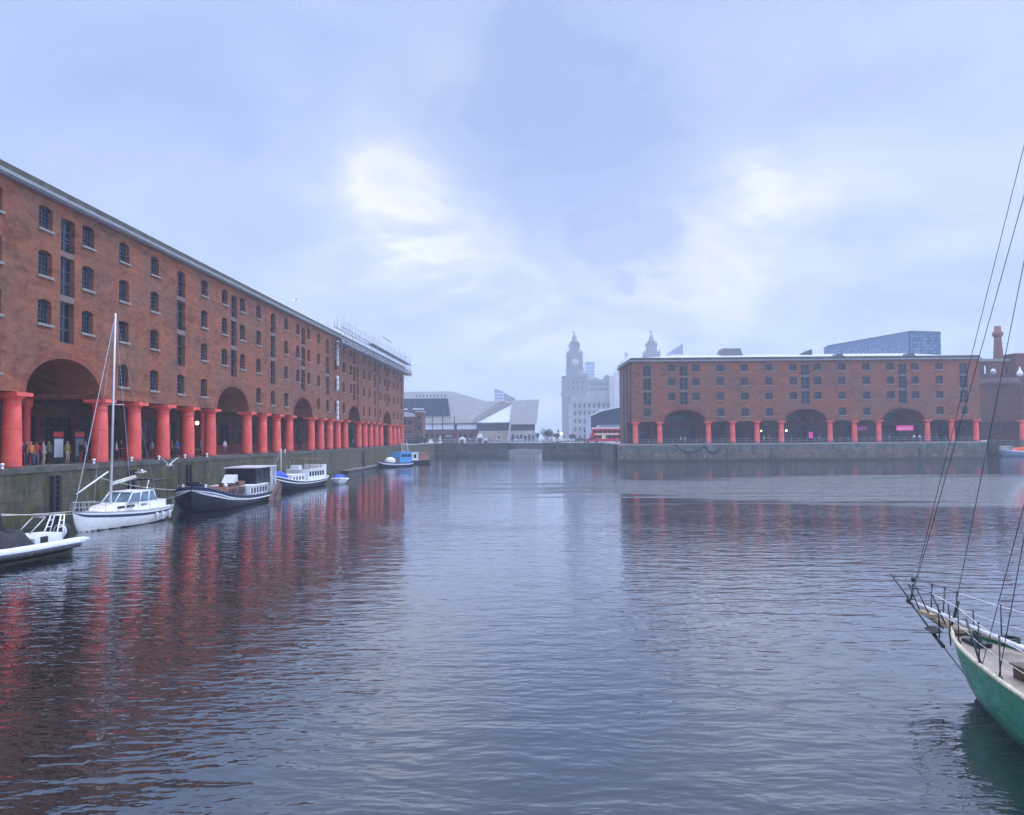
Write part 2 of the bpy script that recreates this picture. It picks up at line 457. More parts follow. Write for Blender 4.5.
# ------------------------------------------------------------------ water
def water_mat():
    m, nt, b = newmat('dock water'); n = N(nt)
    tc = n.n('ShaderNodeTexCoord'); ob = tc.outputs['Object']
    b.inputs['Base Color'].default_value = (0.007, 0.010, 0.011, 1)
    b.inputs['Roughness'].default_value = 0.04; b.inputs['IOR'].default_value = 2.2
    b.inputs['Specular IOR Level'].default_value = 0.55
    warp = n.noise(ob, 0.35, 2, 0.5)
    wv = n.n('ShaderNodeVectorMath', operation='MULTIPLY_ADD')
    cbx = n.n('ShaderNodeCombineXYZ'); n.l(warp, cbx.inputs[0]); n.l(warp, cbx.inputs[1])
    n.l(cbx.outputs[0], wv.inputs[0]); wv.inputs[1].default_value = (1.2, 1.2, 0); n.l(ob, wv.inputs[2])
    o = wv.outputs[0]
    rip = n.noise(n.mapping(o, (0.58, 1.25, 1), (0, 0, R(6))), 2.9, 2, 0.45)
    rip2 = n.noise(n.mapping(o, (0.8, 1.5, 1), (0, 0, R(-14))), 5.0, 2, 0.5)
    sw = n.noise(n.mapping(ob, (0.4, 1.0, 1), (0, 0, R(10))), 1.4, 2, 0.5)
    # wind lanes: where the surface is ruffled
    lane = n.noise(n.mapping(ob, (0.35, 1.0, 1), (0, 0, R(-12)), (4, 9, 0)), 0.045, 3, 0.55, 0.6)
    amp = n.mr(lane, 0.35, 0.65, 0.45, 1.4)
    h = n.math('ADD', n.math('MULTIPLY', rip, 0.030), n.math('MULTIPLY', rip2, 0.005))
    # a gust ruffling the far right of the dock
    s3 = n.n('ShaderNodeSeparateXYZ'); n.l(ob, s3.inputs[0])
    wn = n.math('MULTIPLY', n.math('SUBTRACT', n.noise(n.mapping(ob, (.12, 1, 1)), 0.3, 6, 0.7, 0.5), 0.5), 6.0)
    gx = n.math('DIVIDE', n.math('SUBTRACT', s3.outputs[0], 48.0), 38.0); gy = n.math('DIVIDE', n.math('SUBTRACT', s3.outputs[1], 92.0), 20.0)
    gd = n.math('ADD', n.math('ADD', n.math('MULTIPLY', gx, gx), n.math('MULTIPLY', gy, gy)), wn)
    gust = n.mr(gd, 1.9, 0.1, 0.0, 10.0)
    amp = n.math('ADD', n.math('MULTIPLY', amp, n.mr(s3.outputs[1], 15, 75, 1.0, 0.42, 'LINEAR')), gust)
    swa = n.mr(s3.outputs[1], 15, 75, 1.0, 0.4, 'LINEAR')
    h = n.math('ADD', n.math('MULTIPLY', h, amp), n.math('MULTIPLY', n.math('MULTIPLY', sw, swa), 0.052))
    bp = n.n('ShaderNodeBump'); n.l(h, bp.inputs['Height']); bp.inputs['Strength'].default_value = 1.0
    bp.inputs['Distance'].default_value = 1.0
    # clear gloss over dark water: a Fresnel-weighted mirror
    fr = n.n('ShaderNodeFresnel'); fr.inputs['IOR'].default_value = 1.38; n.l(bp.outputs[0], fr.inputs['Normal'])
    gl = n.n('ShaderNodeBsdfGlossy'); gl.inputs['Color'].default_value = (0.93, 0.95, 1.0, 1); gl.inputs['Roughness'].default_value = 0.015; n.l(bp.outputs[0], gl.inputs['Normal'])
    df = n.n('ShaderNodeBsdfDiffuse'); df.inputs['Color'].default_value = (0.006, 0.009, 0.009, 1)
    mx = n.n('ShaderNodeMixShader'); n.l(n.math('POWER', fr.outputs[0], 0.62), mx.inputs[0]); n.l(df.outputs[0], mx.inputs[1]); n.l(gl.outputs[0], mx.inputs[2])
    outn = [x for x in nt.nodes if x.type == 'OUTPUT_MATERIAL'][0]
    n.l(mx.outputs[0], outn.inputs['Surface']); nt.nodes.remove(b)
    return m
WATER = water_mat()
mb = MB(); mb.quad((-700, -300, 0), (700, -300, 0), (700, 700, 0), (-700, 700, 0))
tag(mb.build('water', WATER), kind='structure')

# ------------------------------------------------------------------ land
gp = G
XL = -33.3                                       # left dock edge
pass_l = G(506, 256); pass_r = G(543, 250)
cr1 = G(553, 243); cr2 = G(602, 236); A = G(617, 187.3); B = G(985.5, 187.3); B2 = G(985.5, 222)
yb = 262.0
left_edge = [(XL, -8), (XL, yb), (pass_l.x, 258.0)]
lpoly = [(XL, -8), (XL, yb), (pass_l.x, 258.0), (pass_l.x, 286), (-38, 286), (-38, 340), (-1200, 340), (-1200, -8)]
rpoly = [(pass_r.x, 286), (pass_r.x, pass_r.y), (cr1.x, cr1.y), (cr2.x, cr2.y), (A.x, A.y), (B.x, B.y), (B2.x, B2.y), (B2.x + 700, B2.y), (B2.x + 700, 340), (pass_r.x + 22, 340), (pass_r.x + 22, 286)]
mb = MB()
mb.plan([(p[0] - (0.5 if p[0] == XL else 0), p[1]) for p in lpoly], -1, ZQ - 0.004)
tag(mb.build('ground', PAVE), kind='structure')
mb = MB(); mb.plan(rpoly, -1, ZQ - 0.004)
tag(mb.build('ground', PAVE), kind='structure')
mb = MB(); mb.plan([(-1200, 340), (1200, 340), (1200, 1400), (-1200, 1400)], -1, ZQ - 0.004)
tag(mb.build('ground', PAVE), kind='structure')

def quay_wall(pts, label, m, thick=0.7, top=ZQ, cope_m=STONE, z0=-1.0, out=1):
    """masonry face along a polyline (water on the right-hand side when walking it)"""
    t = thing('quay_wall', label, 'quay wall', (pts[0][0], pts[0][1], 0))
    o0 = Vector((pts[0][0], pts[0][1], 0))
    wb = MB(); cbm = MB()
    off = []
    P = [Vector((p[0], p[1], 0)) - o0 for p in pts]
    def offs(k, w):
        d0 = (P[k] - P[k - 1]).normalized() if k > 0 else (P[1] - P[0]).normalized()
        d1 = (P[k + 1] - P[k]).normalized() if k < len(P) - 1 else d0
        n0 = Vector((d0.y, -d0.x, 0)); n1 = Vector((d1.y, -d1.x, 0))
        b_ = (n0 + n1).normalized(); c_ = max(0.35, b_.dot(n0))
        return P[k] + b_ * (w / c_)
    fr = [offs(k, 0.22) for k in range(len(P))]; bk = [offs(k, -0.25) for k in range(len(P))]
    cf = [offs(k, 0.30) for k in range(len(P))]; cbk = [offs(k, -0.75) for k in range(len(P))]
    for k in range(len(P) - 1):
        for (mbx, f_, b_, za, zb_) in ((wb, fr, bk, z0, top - 0.32), (cbm, cf, cbk, top - 0.32, top + 0.02)):
            nn = mbx.add([(f_[k].x, f_[k].y, za), (f_[k + 1].x, f_[k + 1].y, za), (b_[k + 1].x, b_[k + 1].y, za), (b_[k].x, b_[k].y, za),
                          (f_[k].x, f_[k].y, zb_), (f_[k + 1].x, f_[k + 1].y, zb_), (b_[k + 1].x, b_[k + 1].y, zb_), (b_[k].x, b_[k].y, zb_)])
            for q in ((0, 3, 2, 1), (4, 5, 6, 7), (0, 1, 5, 4), (1, 2, 6, 5), (2, 3, 7, 6), (3, 0, 4, 7)): mbx.face([nn + i for i in q])
    wb.build('masonry', m, t, fix=False); cbm.build('coping', cope_m, t, fix=False)
    return t
COPE_L = mat('dark granite coping', (0.085, 0.085, 0.07), 0.8, var=0.55, scale=0.8, bump=.3)
WALL_B = stone_wall('dark green dock masonry', (0.12, 0.115, 0.09), (0.05, 0.06, 0.03), mossy=0.8)
quay_wall([(XL, -8), (XL, yb - 0.1)], 'mossy dark stone dock wall under the left brick warehouse', WALL_L, cope_m=COPE_L)
quay_wall([(XL + .3, yb), (pass_l.x, 258.0), (pass_l.x, 286)], 'dark stone dock wall in front of the angular museum, left of the footbridge', WALL_B, cope_m=COPE_L)
quay_wall([(pass_r.x, 286), (pass_r.x, pass_r.y), (cr1.x, cr1.y), (cr2.x, cr2.y), (A.x - .5, A.y + .6)], 'stone dock wall right of the footbridge, below the red bus', WALL_B, cope_m=COPE_L)
rw = quay_wall([(A.x, A.y), (B.x, B.y), (B2.x, B2.y), (B2.x + 300, B2.y)], 'pale stone dock wall under the right brick warehouse', WALL_R)
# ------------------------------------------------------------------ the brick warehouses
YF = -0.45; ZB = 4.95; ZT = 18.5; BACK = 8.0
def arch_pts(uc, a=4.72, b=2.62, k=20):
    return [(uc - a * math.cos(PI * i / k), ZB + b * math.sin(PI * i / k)) for i in range(k + 1)]
def cam_open(u, w, z0, z1, rise=0.16):
    pts = [(u - w / 2, z0), (u + w / 2, z0), (u + w / 2, z1 - rise)]
    for i in (1, 2, 3): 
        t = i / 4; pts.append((u + w / 2 - w * t, z1 - rise + rise * math.sin(PI * t)))
    pts.append((u - w / 2, z1 - rise))
    return pts
ROWS = [(6.1, 7.9), (9.75, 11.45), (13.05, 14.8), (16.25, 17.85)]
WW = 1.62; WH = 1.65
def window_meshes():
    f = MB()
    op = cam_open(0, WW, 0, WH); inn = cam_open(0, WW - .14, .07, WH - .07)
    f.holes(op, [inn], lambda u, z: (u, 0.0, z)); f.loop_wall(inn, lambda u, z: (u, 0, z), lambda u, z: (u, .06, z))
    for i in range(1, 4): f.box(-WW / 2 + WW * i / 4 - .022, -WW / 2 + WW * i / 4 + .022, 0.003, .05, .05, WH - .1)
    for i in range(1, 5): f.box(-WW / 2 + .05, WW / 2 - .05, 0.006, .045, WH * i / 5 - .02, WH * i / 5 + .02)
    p = MB(); p.holes(cam_open(0, WW, 0, WH), [], lambda u, z: (u, 0.055, z))
    s = MB(); s.box(-WW / 2 - .12, WW / 2 + .12, -.44, .0, -.17, -.005)
    return f, p, s
def make_window(parent):
    f, p, s = window_meshes()
    w = f.build('window', FRAME, parent); p.build('pane', GLASS, w, fix=False); s.build('sill', STONE, w)
    return w
def door_meshes():
    f = MB(); g_ = MB(); l = []; w = 1.8
    segs = [(8.7, 11.65), (12.1, 14.85), (15.25, 17.6)]
    for a, b in segs:
        f.box(-w / 2, -w / 2 + .1, 0, .08, a, b); f.box(w / 2 - .1, w / 2, 0, .08, a, b); f.box(-.06, .06, -.003, .077, a, b)
        f.box(-w / 2 + .1, w / 2 - .1, .003, .075, a, a + .1); f.box(-w / 2 + .1, w / 2 - .1, .003, .075, b - .1, b)
        for t in (.33, .66): f.box(-w / 2 + .1, w / 2 - .1, .008, .07, a + (b - a) * t - .03, a + (b - a) * t + .03)
        f.box(-w / 2 + .02, w / 2 - .02, -.05, -.02, a + 1.0, a + 1.05)
        g_.box(-w / 2 + .02, w / 2 - .02, .04, .06, a, b)
    for a, b in ((11.65, 12.1), (14.85, 15.25)): l.append(MB().box(-w / 2, w / 2, -.28, .12, a, b))
    return f, g_, l
def make_door(parent):
    f, g_, l = door_meshes()
    w = f.build('loading_door', FRAME, parent); g_.build('glazing', GLASS, w)
    for l_ in l: l_.build('iron_lintel', LINTEL, w)
    return w
LINTEL = mat('rusty grey lintel', (0.20, 0.13, 0.11), 0.7, var=0.3)
def column_meshes(h=ZB, r=0.61):
    s = MB(); c = MB()
    s.lathe([(r * 1.08, 0), (r * 1.08, .12), (r * 1.02, .2), (r, .3), (r * .995, 1.2), (r * .98, 2.1), (r * .94, 3.0), (r * .88, h - .85)], n=28)
    for z in (1.25, 2.6): s.lathe([(r * 1.0, z), (r * 1.025, z + .015), (r * 1.025, z + .05), (r * 1.0, z + .065)], n=28)
    c.lathe([(r * .88, h - .86), (r * .93, h - .83), (r * .93, h - .78), (r * .88, h - .75), (r * .89, h - .6), (r * 1.0, h - .47), (r * 1.22, h - .35), (r * 1.33, h - .29)], n=28)
    c.box(-r * 1.42, r * 1.42, -r * 1.42, r * 1.42, h - .295, h - .04)
    return s, c
def make_column(parent):
    s, c = column_meshes()
    w = s.build('column', RED, parent); c.build('capital', RED, w)
    return w

def warehouse(root, s, k0, k1, arches, doors, depth, label_cols=None, vis=(None, None), endw=0.75, ends_slots=False, inner=(1.5,)):
    """arches: left column index of each two-bay arch; doors: centre position in bays"""
    u0, u1 = k0 * s - endw, k1 * s + endw
    wall = MB(); soff = MB(); back = MB()
    bays = list(range(k0, k1)); inarch = {}
    for a in arches: inarch[a] = a; inarch[a + 1] = a
    mods = []; k = k0
    while k < k1:
        if k in inarch: mods.append((k, k + 2, True)); k += 2
        else: mods.append((k, k + 1, False)); k += 1
    win_spots = []; prof = [(u0, ZB)]
    fr = lambda u, z: (u, YF, z)
    for a, b, arc in mods:
        ua, ub = a * s, b * s
        if a == k0: ua = u0
        if b == k1: ub = u1
        outer = [(ua, ZB)]
        hs = []
        if arc:
            ap = arch_pts((a + 1) * s); outer += ap; prof += ap
            rows = ROWS[1:]
        else: rows = ROWS
        outer += [(ub, ZB), (ub, ZT), (ua, ZT)]
        dk = [d for d in doors if a <= d < b]
        for kk in range(a, b):
            mid = kk + .5
            here = [d for d in dk if abs(d - mid) < .3]
            for r in rows:
                if here and r is not ROWS[0]: continue
                hs.append(cam_open(mid * s, WW, *r)); win_spots.append((mid * s, r, kk))
        for d in dk: hs.append(cam_open(d * s, 1.8, 8.7, 17.65, .14))
        wall.holes(outer, hs, fr)
        for h in hs: wall.loop_wall(h, fr, lambda u, z: (u, YF + .42, z))
        # the wall behind the colonnade
        bo = [(ua, 0), (ub, 0), (ub, ZB)]
        bh = []
        if arc:
            bo += list(reversed(arch_pts((a + 1) * s)))
            c_ = (a + 1) * s
            bh.append([(c_ - 4.3, .25), (c_ + 4.3, .25), (c_ + 4.3, 3.9), (c_ - 4.3, 3.9)])
            bh.append([(c_ - 2.9, 5.1), (c_ + 2.9, 5.1)] + [(c_ + 2.9 * math.cos(PI * i / 10), 5.1 + 1.7 * math.sin(PI * i / 10)) for i in range(1, 10)])
        else:
            c_ = (a + .5) * s; bh.append([(c_ - 2.0, .25), (c_ + 2.0, .25), (c_ + 2.0, 3.9), (c_ - 2.0, 3.9)])
        bo += [(ua, ZB)]
        back.holes(bo, bh, lambda u, z: (u, BACK, z))
        for h in bh: back.loop_wall(h, lambda u, z: (u, BACK, z), lambda u, z: (u, BACK + .3, z))
    prof.append((u1, ZB))
    soff.loop_wall(prof, lambda u, z: (u, YF, z), lambda u, z: (u, BACK, z), closed=False)
    # end walls, back wall
    for u in (u0, u1):
        wall.quad((u, YF, ZB), (u, BACK, ZB), (u, BACK, ZT), (u, YF, ZT)); wall.quad((u, BACK, 0), (u, depth, 0), (u, depth, ZT), (u, BACK, ZT))
    wall.quad((u1, YF, 0), (u1, BACK, 0), (u1, BACK, ZB), (u1, YF, ZB))
    wall.quad((u0, depth, 0), (u1, depth, 0), (u1, depth, ZT), (u0, depth, ZT))
    # arch ring: three courses of rubbed brick, slightly proud
    for a in arches:
        ring = MB()
        o_ = arch_pts((a + 1) * s, 5.3, 3.15, 28); i_ = arch_pts((a + 1) * s, 4.74, 2.64, 28)
        for j in range(28):
            n0 = ring.add([(o_[j][0], YF - .03, o_[j][1]), (o_[j + 1][0], YF - .03, o_[j + 1][1]), (i_[j + 1][0], YF - .03, i_[j + 1][1]), (i_[j][0], YF - .03, i_[j][1])])
            ring.face((n0, n0 + 1, n0 + 2, n0 + 3))
        ring.loop_wall(o_, lambda u, z: (u, YF - .03, z), lambda u, z: (u, YF + .02, z), closed=False)
        ring.loop_wall(i_, lambda u, z: (u, YF - .03, z), lambda u, z: (u, YF + .02, z), closed=False)
        ring.build('arch_ring', RINGB, root, fix=False)
    wall.build('wall', BRICK, root, fix=False)
    soff.build('arcade_vault', BRICK_S, root, fix=False)
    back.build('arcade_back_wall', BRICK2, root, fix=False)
    # dark floor plates behind the windows so nothing shows through
    core = MB(); core.box(u0 + .3, u1 - .3, .35, BACK + .0, ZB + 3.0, ZT - .1); core.box(u0 + .3, u1 - .3, BACK + .5, depth - .2, .02, ZT - .1)
    core.build('dark_interior', INTERIOR, root)
    # cornice, gutter, coping
    c = MB()
    e = .42
    c.box(u0 - e, u1 + e, YF - e, depth + e, ZT + .002, ZT + .1); c.box(u0 - e - .12, u1 + e + .12, YF - e - .12, depth + e + .12, ZT + .1, ZT + .33)
    c.build('cornice', CORN, root)
    c = MB(); c.box(u0 - .2, u1 + .2, YF - .2, YF + .6, ZT + .332, ZT + .90); c.box(u0 - .2, u1 + .2, depth - .6, depth + .2, ZT + .332, ZT + .90)
    c.box(u0 - .2, u0 + .6, YF + .6, depth - .6, ZT + .332, ZT + .90); c.box(u1 - .6, u1 + .2, YF + .6, depth - .6, ZT + .332, ZT + .90)
    c.build('parapet', COPE, root)
    c = MB(); zr = ZT + .65; m_ = depth / 2; zt = zr + 1.9
    a_, b_, c_, d_ = (u0 + .6, YF + .6, zr), (u1 - .6, YF + .6, zr), (u1 - .6, depth - .6, zr), (u0 + .6, depth - .6, zr)
    e_, f_ = (u0 + m_, m_, zt), (u1 - m_, m_, zt)
    c.quad(a_, b_, f_, e_); c.quad(c_, d_, e_, f_); c.tri(b_, c_, f_); c.tri(d_, a_, e_)
    c.build('roof', ROOF, root, fix=False)
    # windows: those in view are parts of their own
    lo, hi = vis
    proto = None; hidden = MB()
    for u, r, kk in win_spots:
        if lo is not None and kk < lo:
            hidden.box(u - WW / 2, u + WW / 2, YF + .3, YF + .35, r[0], r[1]); continue
        if proto is None: proto = make_window(root); w = proto
        else:
            w = proto.copy(); COL.objects.link(w); w.parent = root; WPR.append(w)
            for ch in KIDS[proto.name]:
                q = ch.copy(); COL.objects.link(q); q.parent = w
        w.location = (u, YF + .3, r[0]); w.scale = (1, 1, (r[1] - r[0]) / WH)
    if hidden.v: tag(hidden.build('window', GLASS, root), kind='stuff')
    proto = None
    for d in doors:
        if proto is None: proto = make_door(root); w = proto
        else:
            w = proto.copy(); COL.objects.link(w); w.parent = root
            for ch in KIDS[proto.name]:
                q = ch.copy(); COL.objects.link(q); q.parent = w
        w.location = (d * s, YF + .3, 0)
    proto = None
    ks = [k for k in range(k0, k1 + 1) if (k - 1) not in arches]
    for k in ks:
        if proto is None: proto = make_column(root); w = proto
        else:
            w = proto.copy(); COL.objects.link(w); w.parent = root
            for ch in KIDS[proto.name]:
                q = ch.copy(); COL.objects.link(q); q.parent = w
        w.location = (k * s, 0, 0)
    # slim inner columns under the vaults
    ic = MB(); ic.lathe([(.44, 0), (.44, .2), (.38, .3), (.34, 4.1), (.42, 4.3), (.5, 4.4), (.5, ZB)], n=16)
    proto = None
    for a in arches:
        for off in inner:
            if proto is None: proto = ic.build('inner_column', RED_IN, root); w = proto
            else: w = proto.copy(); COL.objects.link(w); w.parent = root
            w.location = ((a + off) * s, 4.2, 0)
    # shop fronts
    def front(w_, nm):
        f = MB(); f.box(-w_ / 2, w_ / 2, 0, .1, 0, .5)
        k_ = max(3, int(w_ / 1.1))
        for i in range(k_ + 1):
            x = -w_ / 2 + .05 + (w_ - .1) * i / k_; f.box(x - .05, x + .05, 0.004, .1, .5, 3.6)
        f.box(-w_ / 2, w_ / 2, -.003, .1, 2.6, 2.72); f.box(-w_ / 2, w_ / 2, -.003, .1, 3.5, 3.65)
        return f
    protos = {}
    for a, b, arc in mods:
        w_ = 8.6 if arc else 4.0
        if arc not in protos:
            o = front(w_, '').build('shop_front', FRAMED, root)
            pn = MB(); pn.box(-w_ / 2, w_ / 2, .05, .07, .45, 3.6)
            if arc: pn.prism([(-2.9, 4.85), (2.9, 4.85)] + [(2.9 * math.cos(PI * i / 10), 4.85 + 1.7 * math.sin(PI * i / 10)) for i in range(1, 10)], lambda x, z: (x, .05, z), lambda x, z: (x, .07, z))
            pn.build('pane', GLASSD, o); protos[arc] = o; w = o
        else:
            o = protos[arc]; w = o.copy(); COL.objects.link(w); w.parent = root
            for ch in KIDS[o.name]:
                q = ch.copy(); COL.objects.link(q); q.parent = w
        w.location = ((a + b) / 2 * s, BACK + .12, .25)
    return u0, u1
WPR = []
BRICK_S = BRICK
RINGB = brick_mat('rubbed red brick', (0.36, 0.09, 0.05), (0.27, 0.06, 0.035), (0.2, 0.09, 0.065))
INTERIOR = mat('dark interior', (0.015, 0.015, 0.018), 0.9)

# left warehouse: its long front runs along the dock towards the museum
SL = 5.44; YL0 = 53.3; XC = -34.3
left = thing('brick_warehouse', 'long red brick warehouse on the left with scaffolding at its far end', 'warehouse', (XC, YL0, ZQ), PI / 2)
lu0, lu1 = warehouse(left, SL, -6, 28, [-6, 0, 6, 11, 17, 23], [-3.5, 1, 4.5, 7, 9.5, 12, 14.5, 18, 21.5, 24, 27.5 - .0], 22, vis=(-1, None))
# right warehouse
SR = 5.48
pr = G(635.6, 189.5)
right = thing('brick_warehouse', 'shorter hazy brick warehouse across the water on the right with pink looking columns', 'warehouse', (pr.x, pr.y, ZQ), ALPHA - .004)
ru0, ru1 = warehouse(right, SR, 0, 14, [1, 6, 10], [.5, 2, 7, 11, 13.5], 22, inner=())
# dark loading slots and pipes on its end wall
sl_ = MB()
for y in (3.0, 8.5, 14.5, 19.5):
    sl_.box(ru0 - .06, ru0 - .003, y, y + 1.5, .3 if y > 5 else 5.0, 17.2)
sl_.build('loading_slots', FRAMED, right)
dp = MB()
for y in (1.0, 6.0, 12.2): dp.tube((ru0 - .2, y, 0), (ru0 - .2, y, ZT), .09, n=8)
dp.build('downpipe', FRAMED, right)
# roof lanterns of the right warehouse
def rl(x0, x1, y0, y1, z0, z1, nm, m):
    b = MB(); xm = .8
    b.prism([(x0, z0), (x1, z0), (x1 - xm, z1), (x0 + xm, z1)], lambda x, z: (x, y0, z), lambda x, z: (x, y1, z)); b.build(nm, m, right)
LEADG = mat('dull lead', (0.20, 0.19, 0.19), 0.7, var=0.2)
rl(21.4, 27.2, 9, 13, 20.2, 22.4, 'roof_house', LEADG)
b = MB(); b.prism([(39.4, 20.3), (43.4, 20.3), (43.4, 22.1)], lambda x, z: (x, 9, z), lambda x, z: (x, 13, z)); b.build('roof_skylight', SLATE, right)
for x in (46, 62.3): rl(x, x + 2.6, 2.2, 5.2, 19.3, 20.3, 'roof_hatch', SLATE)
# weathered chute-side downpipes on the left front
dp = MB()
for u in (-.38 * SL + 12 * SL - 0, 18.9 * SL - 3, 25 * SL):
    pass
for k in (18.45, 21.98):
    dp.tube((k * SL, YF - .12, ZB), (k * SL, YF - .12, ZT), .07, n=8)
dp.build('downpipe', FRAMED, left)

# chains looped along the right quay and a drain mouth
def rloc(x, y, z): return right.matrix_world @ Vector((x, y, z))
bpy.context.view_layer.update()
def quay_pt(px, z, off=.3):
    """point on the right quay face"""
    d = 187.3; p = G(px, d, z); return Vector((p.x, p.y - off, z))
ch = MB(); q0 = quay_pt(676, 3.5); q1 = quay_pt(704, 3.5); q2 = quay_pt(721, 3.3)
for a_, b_, sag in ((q0, q1, 1.5), (q1, q2, 1.6)):
    pts = [a_.lerp(b_, i / 12) + Vector((0, 0, -sag * 4 * (i / 12) * (1 - i / 12))) for i in range(13)]
    for p, q in zip(pts[:-1], pts[1:]): ch.tube(p, q, .16, n=8); ch.ball(p, .26, 8)
o = ch.build('chain', RUSTC if 'RUSTC' in globals() else FRAMED); tag(o, 'heavy dark chain looped along the pale quay wall under the right warehouse', 'chain')
dr = MB(); c_ = quay_pt(703.5, 1.15, .2)
dr.lathe([(.55, -.12), (.62, -.12), (.62, .1), (.5, .1)], c_, 18, 'Y'); dr.m = 1; dr.lathe([(0.001, -.06), (.55, -.06)], c_, 18, 'Y')
tag(dr.build('outfall_pipe', [LINTEL, BLACK]), 'round rusty outfall pipe low in the pale quay wall below the chains', 'pipe')
lad = None
for i, (px, nm) in enumerate(((771, 'dark fender post on the pale quay wall between the middle columns of the right warehouse'),
                     (727, 'dark fender post on the pale quay wall just right of the looped chains'),
                     (919, 'dark fender post on the pale quay wall below the pink sign'))):
    c_ = quay_pt(px, 0, .42)
    b = MB(); b.box(-.14, .14, -.14, .14, -.5, 2.6); b.box(-.17, .17, -.17, .17, 2.6, 2.7)
    o = b.build('fender_post', FRAMED if i else COPE); o.location = (c_.x, c_.y, 0); tag(o, nm, 'fender post', 'fender posts on the right quay')
# dark timbers on the left quay wall
for i, (px, nm) in enumerate(((50, 'dark timber ladder recess on the mossy wall behind the inflatable boat'), (127, 'dark timber fender on the mossy wall behind the white yacht'),
                     (185, 'dark timber fender on the mossy wall by the bow of the black barge'), (361.5, 'dark timber fender on the mossy wall at the far floating walkway'))):
    r_ = ray(px, 440); Y = XL * r_.y / r_.x
    b = MB(); b.box(-.12, .12, -.3, -.02, -.5, 3.3); b.box(-.12, .12, .35, .63, -.5, 3.3)
    for j in range(9): b.box(-.06, .06, -.02, .35, .1 + j * .36, .16 + j * .36)
    o = b.build('wall_ladder', FRAMED); o.location = (XL + .36, Y, 0); tag(o, nm, 'ladder', 'ladders on the mossy left quay wall')
# floating walkway along the foot of the left wall
b = MB(); b.box(0, 1.3, 0, 66, .28, .42); b.m = 1; b.box(.1, 1.2, .2, 65.8, -.3, .28); b.m = 0
b.box(1.2, 1.34, 0, 66, .42, .52)
o = b.build('pontoon', [mat('weathered deck', (.22, .2, .18), .8), FRAMED]); o.location = (XL + .25, 138, 0); tag(o, 'long narrow floating walkway at the foot of the mossy left dock wall', 'pontoon')

# ------------------------------------------------------------------ scaffolding on the far end of the left warehouse
sc = thing('scaffolding', 'grey scaffold platform and poles round the eaves at the far end of the left warehouse', 'scaffolding', (XC, YL0, ZQ), PI / 2)
u_a, u_b = 14.8 * SL, lu1 + .7
pl = MB(); ns = MB(); po = MB()
ye = YF - .56
for z in (17.3, 19.9):
    pl.box(u_a if z < 18 else u_a + 26, u_b, ye - 1.25, ye - .1, z, z + .06)
    if z < 18: pl.box(lu1 + .6, u_b, ye - .1, 12, z, z + .06)
    for y in (ye - 1.25, ye - .05): pl.bar((u_a, y, z - .08), (u_b, y, z - .08), .09)
uu = u_a; i = 0
while uu < u_b + .1:
    top = 21.3 + random.uniform(-.6, 1.7) * (1.0)
    po.tube((uu, ye - 1.3, 16.7), (uu, ye - 1.3, top), .055, n=6); po.tube((uu, ye - .12, 19.7), (uu, ye - .12, top - .5), .055, n=6)
    po.tube((uu, YF - .02, 16.0), (uu, ye - 1.3, 17.25), .035, n=6)
    if i % 3 == 0: po.tube((uu, ye + 2.5, 19.6), (uu, ye + 2.5, 22.4 + random.uniform(-.5, .8)), .04, n=6)
    uu += 2.05; i += 1
for z in (18.1, 18.5, 20.6, 21.0): po.tube((u_a, ye - 1.3, z), (u_b, ye - 1.3, z), .03, n=6)
for z in (18.1, 18.5): po.tube((u_b, ye - 1.3, z), (u_b, 12, z), .03, n=6)
cz = u_a + (u_b - u_a) * .56
po.tube((cz - 5, ye - 1.2, 22.4), (cz + 5, ye - 1.2, 22.4), .1, n=6)
# rippled debris netting
k = 60
for seg in range(2):
    ua_, ub_ = (u_a, cz) if seg == 0 else (cz, u_b)
    for i in range(k):
        x0 = ua_ + (ub_ - ua_) * i / k; x1 = ua_ + (ub_ - ua_) * (i + 1) / k
        dy0 = .1 * math.sin(i * 1.9) + .05 * math.sin(i * 5.3); dy1 = .1 * math.sin((i + 1) * 1.9) + .05 * math.sin((i + 1) * 5.3)
        z0 = 17.3 - .1 * (i % 3 == 0); zt = 17.85 + .22 * math.sin(i * 2.7) + .15 * math.sin(i * 7.1)
        ns.quad((x0, ye - 1.38 + dy0, z0), (x1, ye - 1.38 + dy1, z0), (x1, ye - 1.38 + dy1 * .5, zt), (x0, ye - 1.38 + dy0 * .5, zt))
pl.build('platform', mat('scaffold boards', (.2, .19, .17), .8), sc); po.build('poles', mat('scaffold tube', (.42, .43, .45), .5, metal=.2), sc)
ns.build('debris_netting', mat('grey debris net', (.22, .24, .26), .8, var=.8, scale=2.5), sc, fix=False)
ct = MB()
for j in range(16): 
    z = 4.7 + j * .82
    if j in (4, 5, 9, 10): continue
    ct.lathe([(.26, z), (.21, z + .78)], (15.3 * SL, YF - .55, 0), 10)
ct.build('rubble_chute', WHITE, sc)
ct = MB(); ct.tube((15.3 * SL, YF - .8, 4.9), (15.3 * SL, YF - .8, 17.3), .04, n=6); ct.build('chute_rope', FRAMED, sc)

